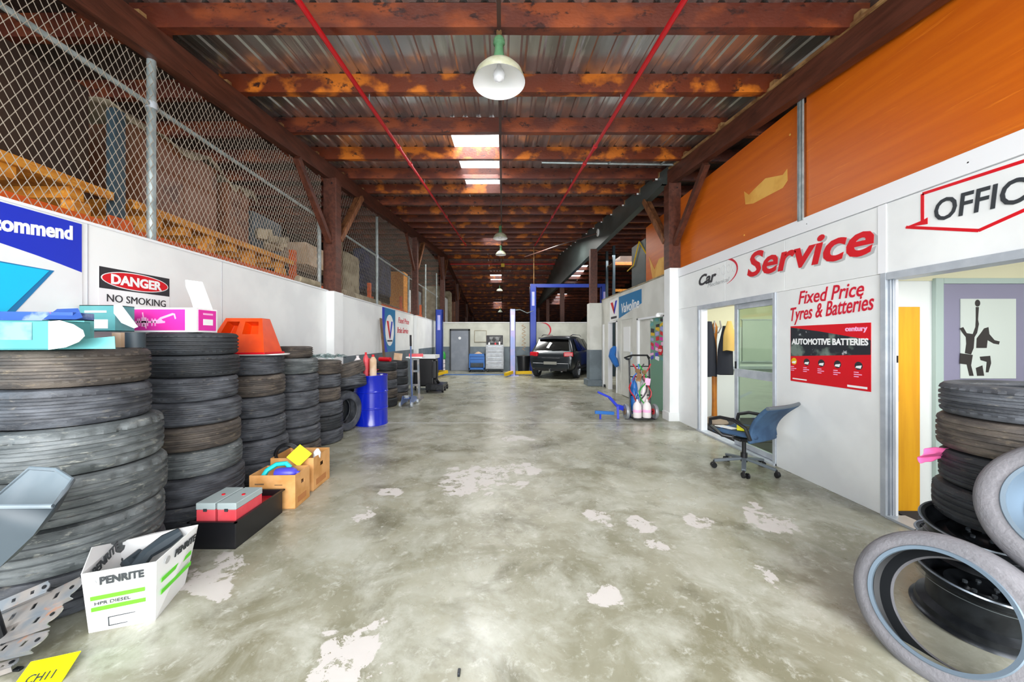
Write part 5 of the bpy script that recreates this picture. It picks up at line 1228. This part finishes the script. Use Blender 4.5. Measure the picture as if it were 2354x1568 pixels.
for z in (.175, .115): part('green_band', MB().prism([(.02, 0), (.235, 0), (.235, .022), (.02, .022)], frame(FRT(0, z), rr_, tilt), .0015), M['green'], bxo, label='lime green band')
text('lettering', 'HPR DIESEL', FRT(.035, .147), rr_, tilt, .024, M['letdk'], bxo, wid=.14)
for (x0, x1, z0, z1) in ((.08, .22, .02, .024), (.08, .22, .066, .07), (.08, .084, .02, .07), (.216, .22, .02, .07)): part('print_box', MB().prism([(x0, z0), (x1, z0), (x1, z1), (x0, z1)], frame(FRT(0, 0), rr_, tilt), .0015), M['letdk'], bxo)
sr = Ml.to_3x3() @ Vector((.13, 1, 0)); su = Ml.to_3x3() @ Vector((.13, 0, 1)); sb = Ml.to_3x3() @ Vector((.08, 1, 0)); sbu = Ml.to_3x3() @ Vector((.10, 0, 1))
def SD(y, z): return Ml @ Vector((LU + .010 + z / HT * (.01 + .05 * y / LV), y, z))
text('lettering', 'PENRITE', SD(.12, .265), sr, su, .055, M['letdk'], bxo, bold=.002, wid=.18)
part('logo_spot', MB().cyl((0, 0, 0), .02, .002, 12, frame(SD(.06, .285), sr, su)), M['letgrey'], bxo)
for z in (.185, .12): part('green_band', MB().prism([(.02, 0), (.29, 0), (.29, .024), (.02, .024)], frame(SD(0, z), sb, sbu), .002), M['green'], bxo, label='lime green band')
# lettering inside the far left flap
text('lettering', 'PENRITE', Ml @ Vector((.004, .02, .27)), Ml.to_3x3() @ Vector((-.10, 1, .12)), Ml.to_3x3() @ Vector((-.1, 0, 1)), .06, M['letdk'], bxo, bold=.002, wid=.24)
gp = tag(part('grey_part', MB().tube([Ml @ Vector(p) for p in [(.06, .08, .10), (.10, .14, .20), (.14, .20, .27), (.20, .26, .30), (.26, .29, .33)]], [.03, .04, .035, .045, .03], 8), M['greyplastic'], loc=P0), 'grey plastic parts sticking up inside the oil carton', 'part')
tag(part('grey_part', MB().tube([Ml @ Vector(p) for p in [(.18, .06, .03), (.16, .12, .16), (.05, .2, .24), (.08, .26, .26)]], [.04, .035, .03, .02], 8), M['greyplastic'], loc=P0), 'darker grey trim piece lower inside the oil carton', 'part')
# black tray with red boxes
bt_ = thing('plastic_tub', 'long black plastic tub on the floor holding red boxes', 'tub', (-2.075, 2.9, 0))
mb = shell(MB(), -.16, .16, -.28, .28, 0, .20, t=.008)
part('tub_body', mb, M['black'], bt_, bevel=.003); part('tub_rim', MB().box(-.175, .175, -.295, -.28, .19, .20).box(-.175, .175, .28, .295, .19, .20).box(-.175, -.16, -.295, .295, .19, .2).box(.16, .175, -.295, .295, .19, .2), M['black'], bt_)
part('red_liner', MB().box(-.15, .15, .05, .27, .008, .15).box(-.15, -.02, .05, .27, .15, .18), M['redin'], bt_, label='glossy red contents')
for k, (x, m) in enumerate(((-.075, 0), (.078, 1))):
    t = thing('red_case', ['left', 'right'][k] + ' of two red cases with grey lids in the black tub', 'case', (-2.075 + x, 2.79, .010))
    part('case_body', MB().box(-.068, .068, -.145, .145, 0, .26), M['redbox'], t, bevel=.006)
    part('case_lid', MB().box(-.07, .07, -.147, .147, .26, .31), M['greylid'], t, bevel=.006, label='grey lid')
    part('latch', MB().box(-.012, .012, -.152, -.146, .25, .27), M['letdk'], t); part('button', MB().cyl((.02, .0, .31), .012, .006, 12), M['signred'], t)
# cardboard cartons
def crate(name, label, x, y, rz, wd, dp, h, holes=True):
    t = thing(name, label, 'carton', (x, y, 0), rz)
    th = .006
    part('front_panel', MB().box(-wd / 2, wd / 2, -dp / 2, -dp / 2 + th, 0, h), M['card'], t)
    part('back_panel', MB().box(-wd / 2, wd / 2, dp / 2 - th, dp / 2, 0, h), M['card'], t)
    for s in (-1, 1):
        hc = dp * .10
        mb = MB()
        for (a_, b_, c_, d_) in ((-dp / 2 + th, -hc, 0, h), (hc, dp / 2 - th, 0, h), (-hc, hc, 0, h * .62), (-hc, hc, h * .74, h)): mb.box(s * wd / 2 - (th if s > 0 else 0), s * wd / 2 + (0 if s > 0 else th), a_, b_, c_, d_)
        part('side_panel', mb, M['card'], t, smooth=False)
    part('bottom_panel', MB().box(-wd / 2, wd / 2, -dp / 2, dp / 2, 0.001, th), M['card'], t)
    part('printed_mark', MB().box(-wd * .38, -wd * .18, -dp / 2 - .001, -dp / 2, h * .72, h * .76).box(wd * .05, wd * .22, -dp / 2 - .001, -dp / 2, h * .70, h * .72), M['wood'], t, label='small brown print')
    part('printed_mark', MB().box(wd / 2, wd / 2 + .001, -dp * .35, dp * .25, h * .12, h * .3), mat('carton_stripe', 'b97a45', .7) if 'carton_stripe' not in bpy.data.materials else bpy.data.materials['carton_stripe'], t)
    return t
crate('carton', 'nearer open cardboard carton on the floor with turquoise hose and purple bottle', -2.045, 3.37, .03, .40, .26, .30)
crate('carton', 'farther open cardboard carton on the floor behind the one with the purple bottle', -2.09, 3.80, .03, .42, .36, .33)
tag(part('filler', MB().box(-.18, .18, -.11, .11, 0, .16), M['cardp'], loc=(-2.045, 3.37, .008)), 'packing filling the nearer open carton', 'packing')
tag(part('filler', MB().box(-.19, .19, -.16, .16, 0, .2), M['blackm'], loc=(-2.09, 3.80, .008)), 'dark car parts filling the farther open carton', 'parts')
tag(part('turquoise_hose', MB().tube([(-2.18, 3.30, .24), (-2.15, 3.34, .31), (-2.08, 3.37, .355), (-2.0, 3.38, .36), (-1.96, 3.38, .32)], .022, 10), M['turq']), 'curved turquoise hose in the nearer cardboard carton', 'hose')
tag(part('bottle', MB().lathe([(.001, -.09), (.04, -.085), (.05, -.05), (.05, .06), (.035, .09), (.018, .10), (.018, .12), (.001, .12)], 18), M['purple'], loc=(-1.965, 3.31, .295), rot=(0, PI / 2, .1)), 'purple bottle lying in the nearer cardboard carton', 'bottle')
yf = tag(part('folder', MB().cbox((0, 0, 0), (.15, .004, .16)).cbox((0, .012, 0), (.15, .004, .15)), M['yelcard'], loc=(-1.99, 3.58, .37), rot=(math.radians(-42), math.radians(38), 0)), 'yellow folder sticking up between the two cardboard cartons', 'folder')
mb = MB()
for k in range(5):
    rr2 = .10 + .008 * (k % 3); mb.tube([(rr2 * math.cos(a_ * PI / 14), .012 * k - .03, rr2 * math.sin(a_ * PI / 14)) for a_ in range(28)], .009, 6, closed=True)
tag(part('cable_coil', mb, M['blackm'], loc=(-2.19, 3.72, .335), rot=(0, 0, .2)), 'coil of black cable standing in the farther cardboard carton', 'cable')
tag(part('bottle', MB().lathe([(.001, 0), (.03, 0), (.03, .08), (.012, .1), (.001, .1)], 12), M['whitec'], loc=(-1.93, 3.78, .21), rot=(.2, .2, 0), ), 'small white bottle in the farther cardboard carton', 'bottle').scale = (1.2, 1.2, 1.8)
# grey wheelbarrow tray
wbw = thing('wheelbarrow', 'grey plastic wheelbarrow tray cut by the left edge of the picture', 'wheelbarrow')
rim = [at(-260, 1166, 1.47), at(-100, 1166, 1.45), at(122, 1164, 1.45), at(150, 1128, 1.53), at(167, 1104, 1.62), at(130, 1080, 1.70), at(70, 1076, 1.74), at(0, 1136, 1.76), at(-130, 1130, 1.78), at(-260, 1120, 1.78)]
bot = [at(-260, 1310, 1.5), at(-120, 1312, 1.48), at(-5, 1306, 1.46), at(40, 1270, 1.50), at(75, 1232, 1.55), at(60, 1220, 1.60), at(20, 1210, 1.64), at(-30, 1215, 1.66), at(-160, 1225, 1.68), at(-260, 1235, 1.68)]
mid = [a_.lerp(b_, .45) + Vector((.02 if i in (2, 3, 4) else 0, 0, 0)) for i, (a_, b_) in enumerate(zip(rim, bot))]
mb = MB(); n = len(rim)
for L_ in (rim, mid, bot): mb.v += [tuple(p) for p in L_]
for j in range(2):
    for i in range(n): a_ = j * n + i; b_ = j * n + (i + 1) % n; mb.f.append([a_, a_ + n, b_ + n, b_])
mb.f.append([2 * n + i for i in range(n)][::-1]); mb.m = [0] * len(mb.f)
o = part('tray', mb, M['greyplastic'], wbw, ang=50); q = o.modifiers.new('t', 'SOLIDIFY'); q.thickness = .006; q.offset = 1; q.material_offset = 0
def inset(p, c, k): return c + (p - c) * k
cc = sum(rim, Vector()) / n; mb = MB()
IR = [inset(p, cc, .985) - Vector((0, 0, .004)) for p in rim]; IM = [inset(p, cc, .95) + Vector((0, 0, .012)) for p in mid]; IB = [inset(p, cc, .93) + Vector((0, 0, .02)) for p in bot]
for L_ in (IR, IM, IB): mb.v += [tuple(p) for p in L_]
for j in range(2):
    for i in range(n): a_ = j * n + i; b_ = j * n + (i + 1) % n; mb.f.append([a_, b_, b_ + n, a_ + n])
mb.f.append([2 * n + i for i in range(n)]); mb.m = [0] * len(mb.f)
part('tray_lining', mb, M['greyin'], wbw, ang=50, label='paler inside of the tray')
part('rolled_rim', MB().tube(rim, .009, 8, closed=True), M['greyin'], wbw, label='pale rolled rim')
part('bolt', MB().cyl(at(25, 1135, 1.735), .012, .01, 10, axis='y'), M['blackm'], wbw)
lgp = at(-150, 1290, 1.56)
part('leg', MB().tube([at(-60, 1285, 1.56), Vector((lgp.x + .1, 1.5, 0.02)), Vector((lgp.x - .15, 1.5, .02)), at(-260, 1290, 1.56)], .014, 8), M['blackm'], wbw)
part('leg', MB().tube([at(-60, 1250, 1.68), Vector((lgp.x + .1, 1.72, 0.02)), Vector((lgp.x - .15, 1.72, .02)), at(-260, 1250, 1.68)], .014, 8), M['blackm'], wbw)
# zinc brackets
def bracket(name, label, c, rot, L_=.34, Wd=.06):
    mb = MB(); E_ = Matrix.Translation(c) @ Euler(rot).to_matrix().to_4x4(); th = .004
    cells = []; xs = [-L_ / 2, -L_ * .30, -L_ * .24, -L_ * .04, L_ * .02, L_ * .24, L_ * .30, L_ / 2]
    for i in range(7):
        if i % 2 == 0: mb.box(xs[i], xs[i + 1], -Wd / 2, Wd / 2, 0, th, E_)
        else: mb.box(xs[i], xs[i + 1], -Wd / 2, -Wd * .16, 0, th, E_).box(xs[i], xs[i + 1], Wd * .16, Wd / 2, 0, th, E_)
    mb.box(-L_ / 2, L_ / 2, -Wd / 2 - th, -Wd / 2, -.02, th, E_)
    mb.cyl((L_ / 2 - .01, 0, 0), Wd * .42, th * 1.3, 14, E_)
    t = tag(part(name, mb, M['zinc'], smooth=False), label, 'bracket')
    part('bolt', MB().cyl((L_ / 2 - .01, 0, th * 1.3), .009, .004, 10, E_).cyl((-L_ * .42, 0, th), .009, .004, 10, E_), M['blackm'], t)
    return t
bracket('metal_bracket', 'topmost zinc bracket leaning against the nearest tyre stack', (-2.30, 1.80, .19), (.5, -.42, .25), .34, .10)
bracket('metal_bracket', 'middle zinc bracket of the pile at the lower left', (-2.32, 1.74, .13), (.45, -.30, .1), .36, .09)
bracket('metal_bracket', 'lowest zinc bracket of the pile at the lower left', (-2.30, 1.69, .075), (.4, -.25, -.05), .36, .08)
bracket('metal_bracket', 'narrow zinc bracket standing at the back of the bracket pile', (-2.40, 1.80, .22), (.9, -.35, .3), .26, .05)
bracket('metal_bracket', 'short rusty bracket at the front of the bracket pile', (-2.28, 1.62, .03), (.1, -.1, .5), .16, .05)
# yellow card
yc_ = thing('yellow_card', 'bright yellow printed card lying at the bottom left of the floor', 'card', (-2.03, 1.62, .02), .35)
part('card_sheet', MB().cbox((0, 0, 0), (.17, .14, .004), rx=.35), M['yelcard'], yc_)
part('card_tip', MB().prism([(-.085, -.065), (-.14, -.09), (-.085, -.02)], Matrix.Rotation(.35, 4, 'X'), .003), M['yelcard'], yc_)
text('lettering', 'CH11', (-.05, -.03, -.005), (1, 0, 0), (0, .94, .34), .05, M['letdk'], yc_, wid=.09, ex=.001)
for k, (x, y, s_z) in enumerate(((-2.20, 1.66, .012), (-2.32, 1.60, .014))):
    tag(part('debris', MB().cbox((0, 0, s_z / 2), (.03, .02, s_z), rz=k)if 0 else MB().cbox((0, 0, s_z / 2), (.03, .02, s_z), rz=k), M['rim'], loc=(x, y, 0), bevel=.003), ['small dark scrap on the floor right of the brackets', 'dark scrap on the floor below the brackets'][k], 'debris')
tag(part('debris', MB().cbox((0, 0, .008), (.012, .03, .016)), M['rim'], loc=(-.195, 1.64, 0), bevel=.003), 'tiny dark scrap alone at the bottom middle of the floor', 'debris')

# ================================================================ CHAIN LINK FENCE on the left wall
FX = -3.16
def fence(y0, y1, label, posts, rail_z=3.61, top=None, pitch=.058, wth=.0032):
    t = thing('chain_link_fence', label, 'fence')
    for y, h in posts: part('fence_post', MB().cyl((FX, y, 2.39), .034, h - 2.39, 14), M['galv'], t)
    part('top_rail', MB().tube([(FX, y0, rail_z), (FX, y1, rail_z)], .022, 10), M['galv'], t)
    for y, h in posts:
        if h > rail_z + .1: part('clamp', MB().cyl((FX, y, rail_z - .03), .042, .06, 14), M['alu'], t)
    mb = MB(); zb = 2.39
    zt = lambda y: (ZR(y) - .50) if top is None else top
    n0 = int((y0 - 3) / pitch) - 2; n1 = int((y1 + 3) / pitch) + 2
    for s in (1, -1):
        for i in range(n0, n1):
            c = i * pitch         # line: y = c + s*(z-zb)*k
            kx = .55; a_ = None
            # clip
            z_lo, z_hi = zb, 6
            P = []
            N_ = 60
            prev = None; seg = []
            for q_ in range(N_ + 1):
                z = zb + (2.9) * q_ / N_; y = c + s * (z - zb) * kx
                ok = y0 <= y <= y1 and z <= zt(y)
                if ok: seg.append((y, z))
            if len(seg) > 1:
                a_, b_ = seg[0], seg[-1]
                mb.bar((FX - .001 * s + .03, a_[0], a_[1]), (FX - .001 * s + .03, b_[0], b_[1]), wth, wth)
    part('wire_mesh', mb, M['wire'], t, kind='stuff', smooth=False)
    return t
fence(.6, 6.32, 'chain link fence nearest on the left wall, before the first timber post', [(3.29, 4.10), (6.30, 3.62), (.75, 3.9)])
fence(6.85, 12.7, 'chain link fence between the first and second left timber posts', [(9.2, 4.6), (12.3, 3.65)], pitch=.09, wth=.0022)
fence(13.1, 17.9, 'chain link fence beyond the second left timber post', [(15.0, 4.6), (17.5, 4.7)], pitch=.12, wth=.0022)

# ================================================================ PALLET RACK LEFT AISLE and goods
pr = thing('pallet_rack', 'orange pallet rack with yellow timber deck behind the left fence', 'rack')
RX = -3.5
for y in (.7, 3.31, 6.1, 9.6, 12.6, 15.6):
    for x in (RX, RX - 1.0): part('upright', MB().box(x - .04, x + .04, y - .045, y + .045, 0, 3.0 if y > 6 else 3.58), M['rackdk'] if y < 6 else M['rackor'], pr)
ys = [.7, 3.31, 6.1, 9.6, 12.6, 15.6]
for a_, b_ in zip(ys[:-1], ys[1:]):
    for x in (RX + .02, RX - 1.02): part('rack_beam', MB().box(x - .025, x + .025, a_ + .04, b_ - .04, 2.42, 2.54), M['rackor'], pr)
    part('beam_end_plate', MB().box(RX + .03, RX + .055, b_ - .10, b_ + .10, 2.38, 2.60), M['rackor'], pr)
for (a_, b_) in ((.2, 3.22), (3.42, 6.0)):
    for x in (RX + .06, RX - 1.04): part('deck_edge', MB().box(x - .02, x + .02, a_, b_, 2.73, 2.80), M['rackye'], pr, bevel=.003)
    for k in range(7):
        y = a_ + .25 + (b_ - a_ - .5) * k / 6; part('deck_bearer', MB().box(RX - 1.02, RX + .04, y - .05, y + .05, 2.64, 2.73), M['rackye'], pr)
    for k in range(4):
        y = a_ + .2 + (b_ - a_ - .4) * k / 3; part('deck_block', MB().box(RX - .08, RX + .03, y - .06, y + .06, 2.54, 2.64), M['rackye'], pr)
    part('deck_board', MB().box(RX - 1.0, RX + .03, a_, b_, 2.80, 2.82), M['rackye'], pr)
def goods(name, label, cat, x0, x1, y0, y1, z0, z1, m, rz=0, bev=.006, extra=None, group=None):
    t = thing(name, label, cat, ((x0 + x1) / 2, (y0 + y1) / 2, z0), rz, group)
    w2, d2_, h = (x1 - x0) / 2, (y1 - y0) / 2, z1 - z0
    part('body', MB().box(-w2, w2, -d2_, d2_, 0, h), M[m], t, bevel=bev)
    if extra == 'doors':
        for s in (0, 1): part('door', MB().box(w2, w2 + .012, -d2_ + .01 + s * d2_, s * d2_ - .01, .02, h - .02), M[m], t)
    return t
goods('packing_crate', 'large dark brown crate stack behind the nearest wire fence', 'crate', -4.5, -3.62, .4, 1.9, 2.82, 3.75, 'crate')
goods('packing_crate', 'dark brown crate beside the blue rack upright behind the wire', 'crate', -4.5, -3.62, 2.0, 3.2, 2.82, 3.70, 'crate')
goods('wardrobe', 'glossy brown wardrobe with two doors behind the fence post', 'wardrobe', -4.3, -3.72, 3.75, 4.75, 2.82, 3.72, 'cabinet', extra='doors')
goods('wardrobe', 'narrow brown cabinet right of the wardrobe behind the wire', 'cabinet', -4.2, -3.68, 4.9, 5.3, 2.82, 3.62, 'cabinet')
# cloth draped over the wardrobe tops
def drape(label, x0, x1, y0, y1, z, seed):
    r = random.Random(seed); mb = MB(); g = 12; h_ = 8
    for i in range(g):
        for j in range(h_):
            u, v = i / (g - 1), j / (h_ - 1); y = y0 + (y1 - y0) * u; x = x0 + (x1 - x0) * v
            over = max(0, v - .8) / .2
            mb.v.append((min(x, x1 - .04) + .04 * over, y, z + .02 + .03 * math.sin(u * 9 + seed) + r.uniform(-.01, .02) - over * (.10 + .07 * math.sin(u * 13))))
    for i in range(g - 1):
        for j in range(h_ - 1): a_ = i * h_ + j; mb.f.append([a_, a_ + 1, a_ + h_ + 1, a_ + h_])
    mb.m = [0] * len(mb.f)
    o = tag(part('dust_sheet', mb, M['beige'], ang=80), label, 'cloth'); q = o.modifiers.new('t', 'SOLIDIFY'); q.thickness = .012; q.offset = 1; return o
drape('grey beige dust sheet draped over the glossy wardrobe', -4.3, -3.64, 3.45, 4.8, 3.74, 1)
drape('grey beige dust sheet over the narrow cabinet', -4.2, -3.62, 4.86, 5.4, 3.64, 2)
goods('crate', 'dark green metal cabinet near the first timber post behind the wire', 'cabinet', -4.3, -3.75, 5.5, 6.2, 2.82, 3.45, 'dado')
mb = MB(); r = random.Random(3)
for k in range(9):
    c = (-3.62 + r.uniform(-.1, .06), 5.75 + r.uniform(-.2, .2), 2.9 + .045 * k * 0 + r.uniform(0, .25)); mb.cbox(c, (r.uniform(.1, .2), r.uniform(.12, .22), r.uniform(.08, .16)), rx=r.uniform(-.5, .5), rz=r.uniform(-1, 1))
tag(part('rag_pile', mb, M['beige'], bevel=.02), 'pile of pale rags on the rack just before the first timber post', 'rags')
tag(part('rolled_sheet', MB().tube([(-3.16, 5.65, 2.45), (-3.16, 6.25, 2.45)], .055, 12), M['beige']), 'rolled beige sheet lying on top of the left wall before the first post', 'roll')
goods('carton', 'pale carton behind the fence just right of the first timber post', 'carton', -4.1, -3.6, 6.7, 7.9, 2.9, 3.3, 'cardp')
goods('rolled_mattress', 'tall white wrapped mattress behind the second fence', 'mattress', -4.0, -3.6, 8.5, 9.3, 2.56, 3.6, 'beige', bev=.12)
goods('timber_stack', 'upright brown board leaning beside the white wrapped mattress', 'board', -3.75, -3.6, 8.1, 8.25, 2.56, 4.0, 'wood')
goods('cloth_bundle', 'dark blue hanging cloth behind the second fence', 'cloth', -4.2, -3.7, 10.2, 12.2, 2.9, 4.1, 'denim', bev=.08)
goods('carton', 'yellow brown tall carton beyond the second left timber post', 'carton', -4.1, -3.6, 13.3, 13.9, 2.56, 4.0, 'rackye')
goods('wrapped_bundle', 'white wrapped bundle beyond the second left timber post', 'bundle', -4.0, -3.6, 14.1, 14.8, 2.56, 3.5, 'whitec', bev=.1)
goods('shelf_unit', 'grey green cabinet beyond the second left timber post', 'cabinet', -4.1, -3.6, 15.3, 16.2, 2.56, 3.6, 'dado')
goods('long_roll', 'beige sheet folded over the top of the left wall behind the second fence', 'cloth', -3.42, -3.26, 7.6, 9.9, 2.25, 2.56, 'beige', bev=.05)
for k, (y, z, m) in enumerate(((19.5, 4.4, 'beige'), (21.2, 4.0, 'whitec'), (23.0, 4.6, 'beige'), (25.5, 4.2, 'cabinet'))):
    goods('tall_bundle', ['first', 'second', 'third', 'last'][k] + ' of the tall pale wrapped bundles beyond the back wall on the left', 'bundle', -4.3, -3.3, y, y + .9, 0, z, m, bev=.08)
pa = thing('shelf_boards', 'long timber boards across the second left rack bay', 'boards')
for k in range(3): part('board', MB().box(-4.5, -3.48, 6.8 + 1.9 * k, 8.6 + 1.9 * k, 2.56, 2.60), M['wood'], pa)
# ================================================================ RIGHT AISLE RACK seen beyond the screen
rr = thing('pallet_rack', 'yellow beamed pallet rack in the dark aisle beyond the right wall', 'rack')
for x in (4.6, 7.2):
    for y in (15.1, 16.1): part('upright', MB().box(x - .05, x + .05, y - .05, y + .05, 0, 5.4), M['rackdk'], rr)
for z in (3.05, 3.5, 4.6):
    part('rack_beam', MB().box(4.6, 7.2, 15.06, 15.12, z, z + .11), M['rackor'] if z > 4 else M['rackye'], rr)
for z in (3.16, 4.71): part('deck_board', MB().box(4.6, 7.2, 15.1, 16.1, z, z + .03), M['wood'], rr)
goods('yellow_case', 'dark yellow case on the upper rack of the right aisle', 'case', 5.2, 6.2, 15.2, 15.8, 3.62 , 4.0, 'yellow')
bpy.data.objects['yellow_case'].location.z = 3.195
goods('packing_crate', 'dark crate high on the rack of the right aisle', 'crate', 4.9, 6.0, 15.2, 15.9, 4.745, 5.15, 'crate')
goods('grey_cabinet', 'grey sheet standing on the wall left of the second plywood panel', 'panel', 3.36, 3.42, 8.6, 9.5, 2.83, 3.9, 'steel')
tag(part('yellow_cable', MB().tube([(3.35, 8.5, 3.5), (3.33, 8.9, 3.9), (3.33, 9.3, 3.4), (3.35, 9.8, 3.35)], .015, 6), M['yellow']), 'yellow cable hanging beside the second plywood panel', 'cable')
tag(part('ceiling_disc', MB().lathe([(.001, 0), (.12, 0), (.12, .03), (.001, .05)], 20, Matrix.Rotation(-PI / 2, 4, 'Y')), M['whitec'], loc=(3.118, 11.9, 5.0)), 'small white round alarm on the grey steel beam', 'alarm')
tag(part('yellow_tag', MB().box(-.1, .1, -.03, .03, -.1, .1), M['yellow'], loc=(.02, 21.4, ZR(21.4) - .34)), 'small yellow box hung beneath the ridge by the cross pipe', 'box')
